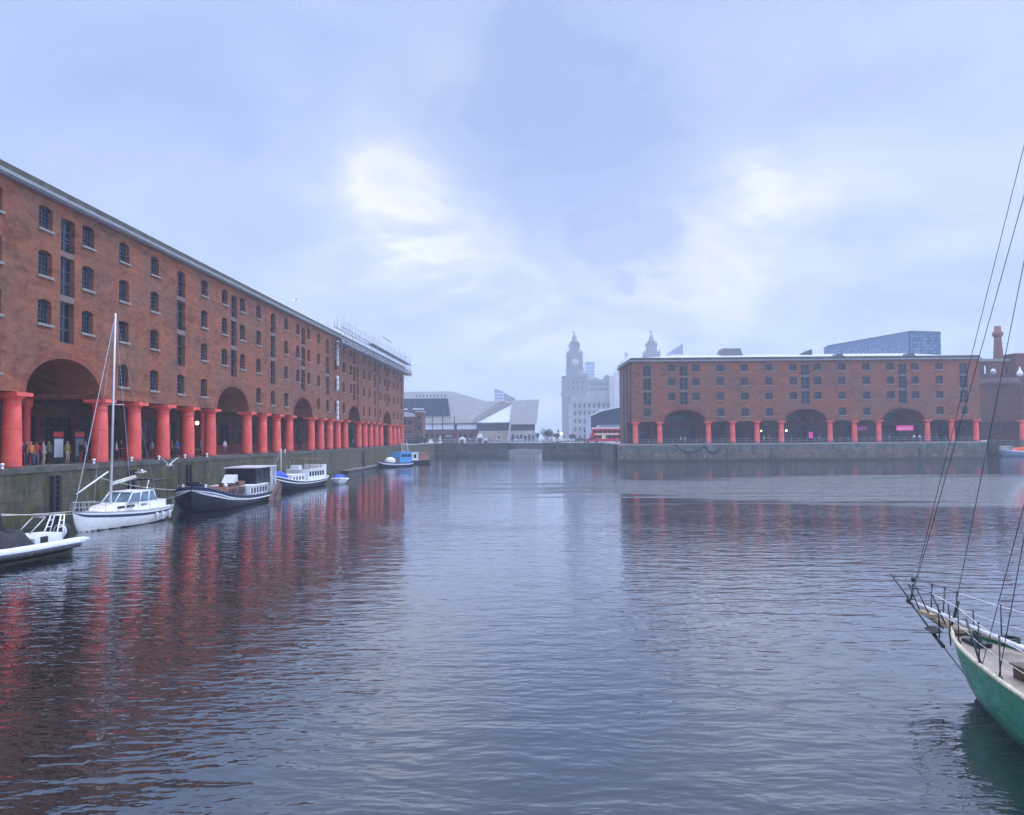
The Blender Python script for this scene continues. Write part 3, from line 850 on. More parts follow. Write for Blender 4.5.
# ------------------------------------------------------------------ things under the left arcade
def LU(px, X):
    r_ = ray(px, 440); return X * r_.y / r_.x
LAMP = mat('lit globe', (1, .85, .55), .5, emit=(1.0, .78, .42), estr=5)
for i, (px, X, nm) in enumerate(((197, -37.2, 'bright lit lamp hanging under the left arcade, nearest of the two'), (372, -36.5, 'small lit lamp hanging deep in the left arcade, farther of the two'))):
    t = thing('hanging_lamp', nm, 'lamp', (X, LU(px, X), ZQ + 3.55), 0, 'lamps under the left arcade')
    b = MB(); b.ball((0, 0, 0), .2 if i == 0 else .15, 12); b.build('lamp_globe', LAMP, t)
    b = MB(); b.tube((0, 0, .25), (0, 0, 1.05), .02, n=6); b.lathe([(.12, .2), (.05, .3)], n=10); b.build('stem', FRAMED, t)
# white topped mooring bollards on the quay edge
bl = MB(); bl.lathe([(.2, 0), (.2, .05), (.15, .08), (.13, .3), (.2, .36), (.24, .44), (.2, .54), (.1, .6), (0.001, .62)], n=14)
bmesh0 = None
where = {2.5: 'before the nearest red column', 94: 'at the foot of the red column left of the yacht mast', 131.7: 'at the foot of the first red column right of the yacht mast', 159: 'at the foot of the second red column right of the yacht mast', 185: 'at the foot of the third red column right of the yacht mast', 207: 'at the foot of the red column left of the second arch', 285: 'on the quay above the small dark cabin barge'}
for px, wn in where.items():
    X = XL - .45
    if bmesh0 is None: o = bl.build('mooring_bollard', WHITE); bmesh0 = o
    else: o = bmesh0.copy(); COL.objects.link(o)
    o.location = (X, LU(px, X), ZQ + .02); o.scale = (.6, .6, .6); tag(o, 'white mooring bollard ' + wn, 'bollard', 'white bollards along the left quay')
# red railings set back between the columns
rl0 = None
for j, (ka, kb) in enumerate(((-2, 0), (2.2, 4), (4, 6), (6.2, 8), (8, 10), (10, 11), (11.2, 13), (13, 15), (15, 17))):
    L_ = (kb - ka) * SL - .6
    t = thing('railing', 'dark red iron railing in the left arcade, panel %s' % ['before the nearest red column', 'behind the yacht mast', 'behind the lit lamp', 'under the second arch', 'behind the small cabin boat', 'just before the third arch', 'under the third arch', 'just past the third arch', 'farthest along'][j], 'railing', (XC - 1.7, YL0 + ka * SL + .3, ZQ), PI / 2, 'red railings in the left arcade')
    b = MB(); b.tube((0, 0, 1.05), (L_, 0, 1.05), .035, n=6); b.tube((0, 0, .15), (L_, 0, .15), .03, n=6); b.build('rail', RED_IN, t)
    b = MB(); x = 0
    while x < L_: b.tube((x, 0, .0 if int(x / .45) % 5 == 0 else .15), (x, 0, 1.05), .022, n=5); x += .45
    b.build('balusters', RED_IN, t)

# signs under the right arcade
PINK = mat('lit magenta sign', (.8, .08, .35), .5, emit=(.70, .05, .28), estr=.3)
PINKL = mat('pale sign lettering', (.9, .5, .7), .5, emit=(.9, .45, .65), estr=.35)
def on_right(px, y):
    """local x on the right warehouse for an image column"""
    return (px - 635.6) / 24.3 * SR * (1 + y / 189.5) + 0.0
t = thing('shop_sign', 'long lit magenta shop sign under the right hand arch of the far warehouse', 'sign', rloc(on_right(906, 4.2) + .3, 4.2, 0), right.rotation_euler.z)
b = MB(); b.box(-1.95, 1.95, -.1, .1, 2.55, 3.75); b.build('board', PINK, t)
b = MB(); x = -1.6
for w_ in (.18, .1, .22, .16, .08, .2, .14, .22, .1, .2, .16, .12):
    b.box(x, x + w_, -.13, -.103, 2.9, 3.2 + (.12 if w_ < .13 else 0)); x += w_ + .12
b.build('lettering', PINKL, t)
for a_ in (-1.7, 1.7):
    b = MB(); b.tube((a_, 0, 3.75), (a_, 0, 4.8), .03, n=6); b.build('hanger', FRAMED, t)
t = thing('banner', 'small upright pink banner under the middle arch of the far warehouse', 'banner', rloc(on_right(813, 3.5), 3.5, 0), right.rotation_euler.z)
b = MB(); b.box(-.45, .45, -.03, .03, 1.0, 2.4); b.build('cloth', PINK, t)
b = MB(); b.tube((-.5, 0, 0), (-.5, 0, 2.5), .03, n=6); b.tube((-.5, 0, 2.43), (.5, 0, 2.43), .03, n=6); b.build('pole', FRAMED, t)
t = thing('shop_sign', 'dim purple shop sign between columns left of the right hand arch', 'sign', rloc(on_right(864, 4.2), 4.2, 0), right.rotation_euler.z)
b = MB(); b.box(-1.2, 1.2, -.1, .1, 2.7, 3.6); b.build('board', mat('purple sign', (.22, .04, .2), .5, emit=(.2, .03, .18), estr=.4), t)
b = MB(); b.tube((-1, 0, 3.6), (-1, 0, 4.6), .03, n=6); b.tube((1, 0, 3.6), (1, 0, 4.6), .03, n=6); b.build('hanger', FRAMED, t)
for px, nm in ((763, 'warm lit wall lamp between columns left of the middle arch of the far warehouse'), (788, 'bright lit lamp beside the left column of the middle arch of the far warehouse')):
    t = thing('hanging_lamp', nm, 'lamp', rloc(on_right(px, 2.5), 2.5, 2.75), 0, 'lamps under the right arcade')
    b = MB(); b.ball((0, 0, 0), .22 if px > 770 else .16, 10); b.build('lamp_globe', LAMP, t)
    b = MB(); b.tube((0, 0, .25), (0, 0, 1.85), .025, n=6); b.build('stem', FRAMED, t)
# white guard rail along the front of the right warehouse
for i, (ka, kb) in enumerate(((0, 3), (3, 6), (6, 8), (8, 10), (10, 12), (12, 14))):
    t = thing('quay_railing', 'thin grey railing before the right warehouse, %s stretch' % ['leftmost', 'second from left', 'middle arch', 'between the middle and right arches', 'right arch', 'rightmost'][i], 'railing', rloc(ka * SR, -.95, .02), right.rotation_euler.z, 'quay railing before the right warehouse')
    L_ = (kb - ka) * SR - .2
    b = MB()
    for z in (.5, 1.0): b.tube((.1, 0, z), (L_, 0, z), .022, n=5)
    b.build('rail', STEEL, t)
    b = MB(); x = .1
    while x <= L_ + .01: b.tube((x, 0, 0), (x, 0, 1.05), .035, n=6); x += (L_ - .1) / 6
    b.build('posts', STEEL, t)
# ------------------------------------------------------------------ boats
def hull(st, n=10, stripes=(), q=1.0, zline=None, close_stern=True):
    """st: (x, half beam, sheer z, keel z, fullness). stripes: (t0, t1, slot) by height fraction"""
    mb = MB(); rows = []
    for x, bm_, zs, zk, p in st:
        sec = []
        for i in range(n + 1):
            t = i / n
            y = bm_ * (1 - (1 - t) ** p) ** (1 / max(.6, p) if p > 1 else 1) * (1.0 + .0 * t)
            z = zk + (zs - zk) * t ** q
            sec.append((x, y, z))
        rows.append([(a, -b_, c_) for a, b_, c_ in reversed(sec[1:])] + sec)
    m = 2 * n + 1
    idx = [mb.add(r) for r in rows]
    mb.smooth = True
    for a, b_ in zip(idx[:-1], idx[1:]):
        for i in range(m - 1):
            t = abs((i + .5) - n) / n; mb.m = 0
            for t0, t1, s_ in stripes:
                if t0 <= t <= t1: mb.m = s_
            if zline and (mb.v[a + i][2] + mb.v[a + i + 1][2]) / 2 < zline: mb.m = 2
            mb.face((a + i, a + i + 1, b_ + i + 1, b_ + i))
    mb.smooth = False; mb.m = 0
    if close_stern: mb.face([idx[-1] + i for i in range(m)])
    return mb
def sheer_line(st, off=0.0, side=1, dz=0.0):
    return [Vector((x, side * max(0.0, b + off), z + dz)) for x, b, z, k, p in st]
def deck(st, dz=-.03, inset=.0):
    mb = MB()
    for a, b in zip(st[:-1], st[1:]):
        mb.quad((a[0], -max(0, a[1] - inset), a[2] + dz), (a[0], max(0, a[1] - inset), a[2] + dz), (b[0], max(0, b[1] - inset), b[2] + dz), (b[0], -max(0, b[1] - inset), b[2] + dz))
    return mb
def rail(mb, st, off, dz, r, n=6):
    for s_ in (1, -1):
        pts = sheer_line(st, off, s_, dz)
        for a, b in zip(pts[:-1], pts[1:]): mb.tube(a, b, r, r, n)
    return mb
def interp(st, x):
    for a, b in zip(st[:-1], st[1:]):
        if b[0] <= x <= a[0]:
            t = (a[0] - x) / (a[0] - b[0]); return [a[i] + (b[i] - a[i]) * t for i in range(5)]
    return list(st[-1])
def heading(bow, stern):
    return math.atan2(bow[1] - stern[1], bow[0] - stern[0])
def smooth_st(st, k=4):
    """Catmull-Rom refine of stations"""
    out = []
    for i in range(len(st) - 1):
        p0 = st[max(0, i - 1)]; p1 = st[i]; p2 = st[i + 1]; p3 = st[min(len(st) - 1, i + 2)]
        for j in range(k):
            t = j / k
            out.append(tuple(.5 * ((2 * b) + (-a + c) * t + (2 * a - 5 * b + 4 * c - d) * t * t + (-a + 3 * b - 3 * c + d) * t ** 3) for a, b, c, d in zip(p0, p1, p2, p3)))
    out.append(tuple(st[-1]))
    return [(a, max(0.0, b), c, d, e) for a, b, c, d, e in out]

GEL = mat('cream white gelcoat', (0.80, 0.78, 0.72), 0.3, var=0.06, scale=.8)
GREYW = mat('grey white topside', (0.60, 0.61, 0.63), 0.35, var=0.12)
OLIVE = mat('weathered hull bottom', (0.24, 0.23, 0.14), 0.6, var=0.3)
TEAL = mat('dull green topside', (0.06, 0.10, 0.09), 0.5, var=0.25)
ROPE = mat('pale rope', (0.5, 0.48, 0.42), .8)
WINDS = glass('windscreen', (0.08, 0.12, 0.15), 0.12, 1.5)

# ---- white sailing yacht
yb_, ys_ = (-28.7, 50.7), (-27.6, 60.3)
t = thing('sailing_yacht', 'white sailing yacht with dark blue stripe and tall mast by the mossy wall', 'yacht', ((yb_[0] + ys_[0]) / 2, (yb_[1] + ys_[1]) / 2, 0), heading(yb_, ys_))
st = smooth_st([(4.9, .02, 1.28, 1.15, 1.3), (4.3, .40, 1.23, -.1, 1.9), (3.0, .98, 1.13, -.4, 2.3), (1.2, 1.5, 1.03, -.5, 2.2), (-.8, 1.65, .96, -.5, 2.4), (-3, 1.5, .95, -.35, 2.4), (-4.5, 1.15, 1.0, .0, 2.2)])
hull(st, 24, ((.74, .87, 1),), .9, zline=.07).build('hull', [GEL, NAVY, BLACK], t)
b = deck(st, -.02); b.build('deck', GEL, t)
b = MB(); rail(b, st, .0, .0, .04); b.build('toe_rail', STEEL, t)
b = MB()
cab = [(2.9, .45, 1.16), (2.3, .75, 1.42), (.9, .95, 1.52), (-.4, 1.02, 1.54)]
for a, c_ in zip(cab[:-1], cab[1:]):
    b.quad((a[0], -a[1] * .85, a[2]), (a[0], a[1] * .85, a[2]), (c_[0], c_[1] * .85, c_[2]), (c_[0], -c_[1] * .85, c_[2]))
    for s_ in (1, -1): b.quad((a[0], s_ * a[1] * .85, a[2]), (c_[0], s_ * c_[1] * .85, c_[2]), (c_[0], s_ * c_[1], .98), (a[0], s_ * a[1], 1.05))
b.box(-3.6, -.4, -1.05, 1.05, .95, 1.5)
cb_ = b.build('coachroof', GEL, t)
b = MB()
for x0, x1 in ((1.9, 1.2), (.9, .1), (-.6, -1.4)):
    for s_ in (1, -1): b.box(x1, x0, s_ * 1.02 - .03, s_ * 1.02 + .03, 1.22, 1.38)
b.build('port_lights', BLACK, cb_)
# doghouse windscreen
b = MB(); fm = MB()
sec = [(.75, .95, 1.5), (.1, .85, 2.12), (-2.3, .88, 2.2), (-2.6, 1.0, 1.5)]
A_, B_, C_, D_ = sec
for s_ in (1, -1): b.quad((A_[0], s_ * A_[1], A_[2]), (B_[0], s_ * B_[1], B_[2]), (C_[0], s_ * C_[1], C_[2]), (D_[0], s_ * D_[1], D_[2]))
b.quad((A_[0], -A_[1], A_[2]), (A_[0], A_[1], A_[2]), (B_[0], B_[1], B_[2]), (B_[0], -B_[1], B_[2]))
o = b.build('windscreen', WINDS, t, fix=False)
for s_ in (1, -1):
    for a, c_ in ((A_, B_), (B_, C_), ((-.6, .93, 1.5), (-.9, .88, 2.15)), ((-1.6, .97, 1.5), (-1.8, .9, 2.18)), (C_, D_)): fm.tube((a[0], s_ * a[1], a[2]), (c_[0], s_ * c_[1], c_[2]), .045, n=6)
fm.tube((A_[0], -.95, 1.5), (A_[0], .95, 1.5), .05, n=6); fm.tube((B_[0], 0, 2.14), (A_[0], 0, 1.52), .04, n=6)
fm.box(-2.3, .12, -.9, .9, 2.17, 2.22); fm.build('windscreen_frame', WHITE, o)
b = MB(); b.ball((-2.75, 0, 1.75), .55, 12, (.8, 1.75, .95)); b.build('spray_hood', NAVY, t)
b = MB(); b.tube((-3.4, -1.1, 2.85), (-3.4, 1.1, 2.85), .05); b.tube((-1.9, -1.0, 2.85), (-4.1, -1.0, 2.85), .07); b.tube((-1.9, 1.0, 2.85), (-4.1, 1.0, 2.85), .07)
for x in (-2.5, -3.9):
    for y in (-1, 1): b.tube((x, y, 1.0), (x, y, 2.85), .02, n=6)
b.build('bimini_frame', FRAMED, t)
m = MB(); m.tube((1.15, 0, 1.5), (.8, 0, 14.1), .085, .055, 12); ma = m.build('mast', ALU, t)
m = MB(); m.tube((.97, -.75, 8.0), (.97, .75, 8.0), .025, n=6); m.build('spreader', ALU, ma)
m = MB(); m.tube((1.05, 0, 2.75), (-1.7, -.05, 3.1), .075); bo = m.build('boom', ALU, t)
m = MB(); m.tube((1.0, 0, 2.87), (-1.6, -.05, 3.2), .06); m.build('furled_sail', CREAM, bo)
m = MB(); m.tube((4.35, -.15, 2.35), (1.3, -.1, 3.6), .05); m.build('spinnaker_pole', WHITE, t)
m = MB()
m.tube((.8, 0, 14.0), (4.75, 0, 1.35), .028, n=5)
for s_ in (1, -1):
    m.tube((.8, 0, 13.9), (.97, s_ * .75, 8.0), .012, n=4); m.tube((.97, s_ * .75, 8.0), (.9, s_ * 1.4, 1.05), .012, n=4)
m.tube((.8, 0, 14.0), (-4.4, 0, 1.1), .012, n=4)
m.build('stays', STEEL, t)
m = MB()
sl2 = st[::2]
for s_ in (1, -1):
    up = [Vector((x, s_ * max(.05, b_ - .06), z + .58)) for x, b_, z, k_, p_ in sl2]
    lo_ = [Vector((x, s_ * max(.05, b_ - .06), z)) for x, b_, z, k_, p_ in sl2]
    for a, c_ in zip(up[:-1], up[1:]): m.tube(a, c_, .012, n=4)
    for a, c_ in zip(up[::2], lo_[::2]): m.tube(a, c_, .018, n=5)
for i in range(4):
    x = 4.7 - i * .28; m.tube((x, -.35, 1.2), (x, -.3, 1.85), .022, n=5); m.tube((x, .35, 1.2), (x, .3, 1.85), .022, n=5)
m.tube((4.9, 0, 1.85), (3.7, .7, 1.85), .025, n=5); m.tube((4.9, 0, 1.85), (3.7, -.7, 1.85), .025, n=5); m.tube((4.9, 0, 1.55), (3.7, .7, 1.5), .025, n=5)
m.build('guard_rail', STEEL, t)
m = MB(); m.lathe([(.14, .1), (.16, .25), (.1, .38), (.001, .4)], (4.2, .1, 1.15), 10); m.box(3.9, 4.6, -.12, .12, 1.18, 1.34); m.build('windlass', FRAMED, t)
m = MB(); m.tube((-4.3, -.9, 1.0), (-4.5, -.95, 2.3), .05, n=8); m.tube((-4.5, -.95, 2.3), (-4.75, -.95, 2.85), .04, n=8); m.build('stern_pole', WHITE, t)
lb = MB()
for i in range(16):
    a0, a1 = 2 * PI * i / 16, 2 * PI * (i + 1) / 16
    lb.tube((-4.42 + .0, -.75 + .3 * math.cos(a0), 1.5 + .33 * math.sin(a0)), (-4.42, -.75 + .3 * math.cos(a1), 1.5 + .33 * math.sin(a1)), .085, n=8)
lb.build('lifebuoy', ORANGE, t)
for x in (-1.4, -2.2, -3.3):
    m = MB(); s = interp(st, x)
    for sd in (1, -1): m.lathe([(.001, .15), (.09, .2), (.1, .6), (.06, .72), (.001, .74)], (x, sd * (s[1] + .1), 0), 8); m.tube((x, sd * (s[1] + .1), .7), (x, sd * s[1], 1.0), .012, n=4)
    m.build('fender', GREYW, t)

# ---- rigid inflatable
rb, rs = (-25.9, 33.6), (-24.45, 42.7)
t = thing('inflatable_boat', 'grey and black rigid inflatable boat with black covers at the left edge of the photo', 'inflatable boat', ((rb[0] + rs[0]) / 2, (rb[1] + rs[1]) / 2, 0), heading(rb, rs))
st = smooth_st([(4.5, .03, .62, .55, 1.2), (3.8, .55, .55, -.05, 1.3), (2.2, .95, .5, -.25, 1.5), (0, 1.05, .45, -.3, 1.6), (-2.5, 1.05, .45, -.28, 1.6), (-3.9, 1.0, .45, -.2, 1.6)])
hull(st, 10, ((.55, 1, 1),)).build('hull', [OLIVE, BLACK], t)
deck(st, -.08).build('deck', BLACK, t)
b = MB()
tp = [(x, b_ + .12, z + .12) for x, b_, z, k_, p_ in st]
for s_ in (1, -1):
    pts = [Vector((x, s_ * y, z)) for x, y, z in tp]
    for a, c_ in zip(pts[:-1], pts[1:]): b.tube(a, c_, .22, n=14, caps=False)
    e = pts[-1]; b.tube(e, e + Vector((-.5, 0, .04)), .22, .16, 14); b.tube(e + Vector((-.5, 0, .04)), e + Vector((-.85, 0, .07)), .16, .05, 14)
b.ball((4.5, 0, .74), .3, 12)
tb = b.build('tube', mat('light grey hypalon', (.62, .64, .68), .5, var=.12), t)
for s_ in (1, -1):
    b = MB()
    pts = [Vector((x, s_ * (y + .1), z - .12)) for x, y, z in tp]
    for a, c_ in zip(pts[:-1], pts[1:]): b.tube(a, c_, .15, n=10)
    b.build('rubbing_strake', mat('dark grey rubber', (.05, .05, .06), .6), tb)
b = MB(); b.prism([(-3.6, .45), (-1.7, .45), (-1.7, .95), (-2.0, 1.15), (-3.5, 1.08)], lambda x, z: (x, -.55, z), lambda x, z: (x, .55, z)); cn = b.build('console', WHITE, t)
b = MB(); b.box(-2.55, -2.05, .53, .57, .66, 1.0); b.box(-2.55, -2.05, -.57, -.53, .66, 1.0); b.build('hatch', BLACK, cn)
def cover(x0, x1, w, z0, z1, nm, seed):
    b = MB(); rr = random.Random(seed); nx = 16; ny = 10; g_ = []
    for i in range(nx + 1):
        for j in range(ny + 1):
            u = i / nx; v = j / ny
            e_ = min(1, 4 * u, 4 * (1 - u)) ** .5 * min(1, 3.2 * v, 3.2 * (1 - v)) ** .6
            z = z0 + (z1 - z0) * e_ * (.82 + .18 * math.sin(u * 9 + 1)) + rr.uniform(-.04, .04)
            g_.append((x0 + (x1 - x0) * u, -w + 2 * w * v, z))
    n0 = b.add(g_); b.smooth = True
    for i in range(nx):
        for j in range(ny):
            a = n0 + i * (ny + 1) + j; b.face((a, a + 1, a + ny + 2, a + ny + 1))
    return b.build(nm, CANVAS, t, fix=False)
cover(-1.5, 1.3, .95, .5, 1.75, 'seat_cover', 3)
cover(1.3, 3.2, .8, .5, 1.45, 'bow_cover', 4)
b = MB(); b.prism([(-1.1, .6), (-.4, 2.6), (-.1, 2.6), (.2, .6)], lambda x, z: (x, -.5, z), lambda x, z: (x, -.3, z)); b.tube((.9, -.6, .6), (.6, -.5, 2.4), .12); b.build('folded_canopy', CANVAS, t)
b = MB()
for s_ in (1, -1):
    b.tube((-3.7, s_ * .42, .6), (-4.0, s_ * .28, 1.9), .035); b.tube((-3.2, s_ * .42, .6), (-3.75, s_ * .28, 1.9), .035)
    for k_ in (.3, .55, .8): b.tube((-3.7 - .3 * k_, s_ * (.42 - .14 * k_), .6 + 1.3 * k_), (-3.2 - .55 * k_, s_ * (.42 - .14 * k_), .6 + 1.3 * k_), .025)
b.tube((-4.0, -.28, 1.9), (-4.0, .28, 1.9), .035); b.tube((-3.75, -.28, 1.9), (-3.75, .28, 1.9), .035); b.build('a_frame', WHITE, t)
b = MB()
for y in (-.35, .35): b.tube((-1.6, y, 1.2), (-2.6, y, 1.9), .03)
b.tube((-2.6, -.35, 1.9), (-2.6, .35, 1.9), .03); b.build('grab_rail', STEEL, t)
b = MB(); b.ball((-4.25, .0, 1.05), .42, 14, (1.1, .8, 1.0)); b.box(-4.5, -4.2, -.12, .12, -.4, .9); eng = b.build('outboard_engine', BLACK, t)
b = MB(); b.lathe([(.32, -.02), (.36, .0), (.36, .1), (.32, .12)], (-4.1, .0, 1.05), 18, 'X'); b.build('cowl_band', GREYW, eng)

# ---- dinghy / mooring lines on the wall
b = MB()
def sag(a, c_, s, n_=10):
    a = Vector(a); c_ = Vector(c_); return [a.lerp(c_, i / n_) + Vector((0, 0, -4 * s * (i / n_) * (1 - i / n_))) for i in range(n_ + 1)]
b.path(sag((XL + .4, 38, 2.6), (-28.6, 51.8, 1.3), .35), .03, 5); b.path(sag((XL + .4, 44, 2.2), (-28.4, 52.5, 1.1), .3), .03, 5)
tag(b.build('mooring_rope', ROPE), 'pale mooring ropes from the mossy wall to the bow of the white yacht', 'rope')
b = MB(); b.path(sag((XL + .4, 61, 3.0), (-28.4, 65.5, 1.7), .25), .03, 5)
tag(b.build('mooring_rope', ROPE), 'pale mooring rope from the mossy wall to the bow of the black barge', 'rope')

# ---- big black dutch barge
bb, bs = (-27.3, 65.0), (-27.6, 83.0)
t = thing('sailing_barge', 'large black and navy Dutch barge with a brown leeboard and glazed wheelhouse', 'barge', ((bb[0] + bs[0]) / 2, (bb[1] + bs[1]) / 2, 0), heading(bb, bs))
st = smooth_st([(9.3, .05, 1.95, .9, 1.6), (9.0, 1.0, 1.85, -.1, 2.0), (8.2, 1.75, 1.6, -.4, 2.4), (6.5, 2.2, 1.2, -.5, 2.8), (3, 2.35, .85, -.5, 3), (-1, 2.35, .75, -.5, 3), (-5, 2.3, .82, -.5, 3), (-8, 1.9, 1.1, -.4, 2.5), (-9.2, 1.1, 1.35, .0, 2.0)])
hull(st, 14, ((.0, .7, 2), (.70, .80, 1)), .9).build('hull', [NAVY, WHITE, HULLBLK], t)
deck(st, -.25, .03).build('deck', mat('grey deck paint', (.2, .21, .22), .7), t)
b = MB(); rail(b, st, .02, .0, .07); b.build('rub_rail', NAVY, t)
b = MB(); rail(b, st, .03, -.28, .055); b.build('white_band', WHITE, t)
for y in (.75, -.75):
    b = MB(); b.bar((8.75, y * 1.2, 1.4), (8.6, y * 1.2, 2.15), .14); b.build('bow_bollard', WHITE, t)
b = MB(); b.box(8.0, 8.6, -.35, .35, 1.5, 2.35); b.tube((8.3, -.6, 2.1), (8.3, .6, 2.1), .16); b.build('anchor_winch', FRAMED, t)
b = MB(); b.prism([(6.0, .7), (6.0, 1.3), (4.5, 1.55), (.2, 1.55), (.2, .7)], lambda x, z: (x, -1.35, z), lambda x, z: (x, 1.35, z)); hc = b.build('hold_cabin', WOOD, t)
b = MB()
for i in range(5):
    for s_ in (1, -1): b.box(.7 + i * .95, 1.2 + i * .95, s_ * 1.36 - .02, s_ * 1.36 + .02, 1.0, 1.35)
b.build('port_lights', BLACK, hc)
b = MB(); b.box(-4.6, .6, -1.7, 1.7, .6, 1.5); b.box(-4.6, .6, -1.85, 1.85, 1.5, 1.56); ac = b.build('aft_cabin', WHITE, t)
b = MB()
for i in range(6):
    for s_ in (1, -1): b.box(-4.2 + i * .8, -3.8 + i * .8, s_ * 1.71 - .02, s_ * 1.71 + .02, .85, 1.3)
b.build('cabin_windows', BLACK, ac)
b = MB(); b.box(-.6, 1.0, -.9, .9, 1.56, 1.95); b.build('red_hatch', WOOD, t)
b = MB(); b.prism([(.4, 1.75), (1.5, 1.85), (.6, 2.55), (.5, 2.5)], lambda x, z: (x, -.5, z), lambda x, z: (x, .6, z)); b.build('open_hatch_lid', GREYW, t)
wh = MB(); wh.box(-8.0, -2.0, -1.55, 1.55, 3.0, 3.1); whr = wh.build('wheelhouse_roof', GREYW, t)
wh = MB()
for s_ in (1, -1):
    for x in (-2.1, -3.3, -4.5, -5.7): wh.bar((x, s_ * 1.4, 1.5), (x, s_ * 1.4, 3.02), .08)
    wh.box(-6.2, -2.0, s_ * 1.4 - .04, s_ * 1.4 + .04, 1.5, 2.0)
wh.build('wheelhouse_frame', FRAMED, whr)
wh = MB()
for s_ in (1, -1):
    for x in (-6.4, -7.0, -7.9): wh.bar((x, s_ * 1.4, 1.2), (x, s_ * 1.4, 3.02), .14)
wh.bar((-7.9, 0, 1.2), (-7.9, 0, 3.02), .14); wh.build('white_posts', WHITE, whr)
wh = MB()
for s_ in (1, -1): wh.quad((-2.1, s_ * 1.4, 1.98), (-6.2, s_ * 1.4, 1.98), (-6.2, s_ * 1.4, 3.0), (-2.1, s_ * 1.4, 3.0))
wh.quad((-2.1, -1.4, 1.5), (-2.1, 1.4, 1.5), (-2.1, 1.4, 3.0), (-2.1, -1.4, 3.0)); wh.build('wheelhouse_glass', GLASSD, whr, fix=False)
for s_ in (1, -1):
    b = MB(); y0 = s_ * 2.45
    poly = [(-4.6, 1.45), (-5.2, 1.65), (-6.0, 1.3), (-5.7, -.1), (-4.5, -.75), (-2.9, -.6), (-2.2, .1), (-3.4, .75)]
    b.prism(poly, lambda x, z: (x, y0 + s_ * .02, z), lambda x, z: (x, y0 + s_ * .15, z)); lbd = b.build('leeboard', RUST, t)
    b = MB(); b.bar((-5.5, y0 + s_ * .18, 1.3), (-3.0, y0 + s_ * .18, -.2), .07, .05); b.bar((-5.7, y0 + s_ * .18, .4), (-3.6, y0 + s_ * .18, .6), .07, .05); b.build('iron_straps', FRAMED, lbd)
b = MB(); b.prism([(-9.1, -.4), (-9.9, -.4), (-9.7, 1.7), (-9.2, 1.7)], lambda x, z: (x, -.06, z), lambda x, z: (x, .06, z)); b.build('rudder', NAVY, t)
b = MB()
for s_ in (1, -1):
    for i in range(9):
        x = 7 - i * 1.75; s = interp(st, x); b.tube((x, s_ * (s[1] - .1), s[2] - .2), (x, s_ * (s[1] - .1), s[2] + .75), .02, n=5)
    for i in range(8):
        x0 = 7 - i * 1.75; x1 = x0 - 1.75; s0 = interp(st, x0); s1 = interp(st, x1); b.tube((x0, s_ * (s0[1] - .1), s0[2] + .75), (x1, s_ * (s1[1] - .1), s1[2] + .75), .012, n=4)
b.build('guard_rail', STEEL, t)
b = MB(); b.ball((3.5, .6, 1.75), .2, 10); b.build('deck_lamp', WHITE, t)

# ---- small motor barge with blue covers
mbow, mst = (-29.2, 90.0), (-28.0, 104.6)
t = thing('motor_barge', 'small dark hulled cabin barge with a blue bow cover, white cabin and cream mast', 'barge', ((mbow[0] + mst[0]) / 2, (mbow[1] + mst[1]) / 2, 0), heading(mbow, mst))
st = smooth_st([(7.7, .05, 1.7, .9, 1.6), (7.3, .9, 1.55, -.1, 2), (5.5, 1.7, 1.15, -.4, 2.4), (2, 1.9, .85, -.4, 2.8), (-3, 1.9, .8, -.4, 2.8), (-6.5, 1.6, .95, -.3, 2.4), (-7.5, 1.0, 1.1, .1, 2)])
hull(st, 12, ((.0, .72, 2), (.74, .86, 1)), .9).build('hull', [NAVY, WHITE, HULLBLK], t)
deck(st, -.12, .02).build('deck', GREYW, t)
b = MB(); rail(b, st, .02, .0, .06); b.build('rub_rail', WHITE, t)
b = MB(); b.ball((6.1, 0, 1.45), 1.0, 14, (1.45, 1.3, .75)); b.build('bow_cover', BLUEC, t)
b = MB(); b.box(.5, 4.4, -1.2, 1.2, .7, 1.55); b.box(.4, 4.5, -1.3, 1.3, 1.55, 1.62); fc = b.build('fore_cabin', WHITE, t)
b = MB()
for i in range(4):
    for s_ in (1, -1): b.box(.9 + i * .9, 1.3 + i * .9, s_ * 1.21 - .02, s_ * 1.21 + .02, 1.0, 1.35)
b.build('cabin_windows', BLACK, fc)
b = MB(); b.box(-5.9, -.4, -1.35, 1.35, .7, 2.0); b.box(-6.5, -5.9, -1.35, 1.35, .7, 2.5); b.box(-6.0, -.3, -1.45, 1.45, 2.0, 2.07); w_ = b.build('wheelhouse', WHITE, t)
b = MB()
for i in range(6):
    for s_ in (1, -1): b.box(-5.6 + i * .88, -5.05 + i * .88, s_ * 1.36 - .02, s_ * 1.36 + .02, 1.25, 1.8)
b.build('cabin_windows', GLASSD, w_)
b = MB()
for x in (-1.4, -5.2):
    for y in (-1.1, 1.1): b.tube((x, y, 2.0), (x, y, 3.2), .03, n=6)
b.box(-5.6, -1.0, -1.3, 1.3, 3.2, 3.26); b.build('awning_frame', WOOD, t)
b = MB(); b.tube((4.6, 0, .9), (4.6, 0, 4.6), .07, .05); m_ = b.build('mast', CREAM, t)
b = MB(); b.tube((4.6, 0, 4.5), (7.6, 0, 1.7), .015, n=4); b.tube((4.6, 0, 4.5), (.5, 0, 2.0), .015, n=4); b.build('stays', STEEL, m_)
b = MB(); b.box(-.4, .6, -.5, .5, 2.07, 2.6); b.build('wheel_shelter', GREYW, t)

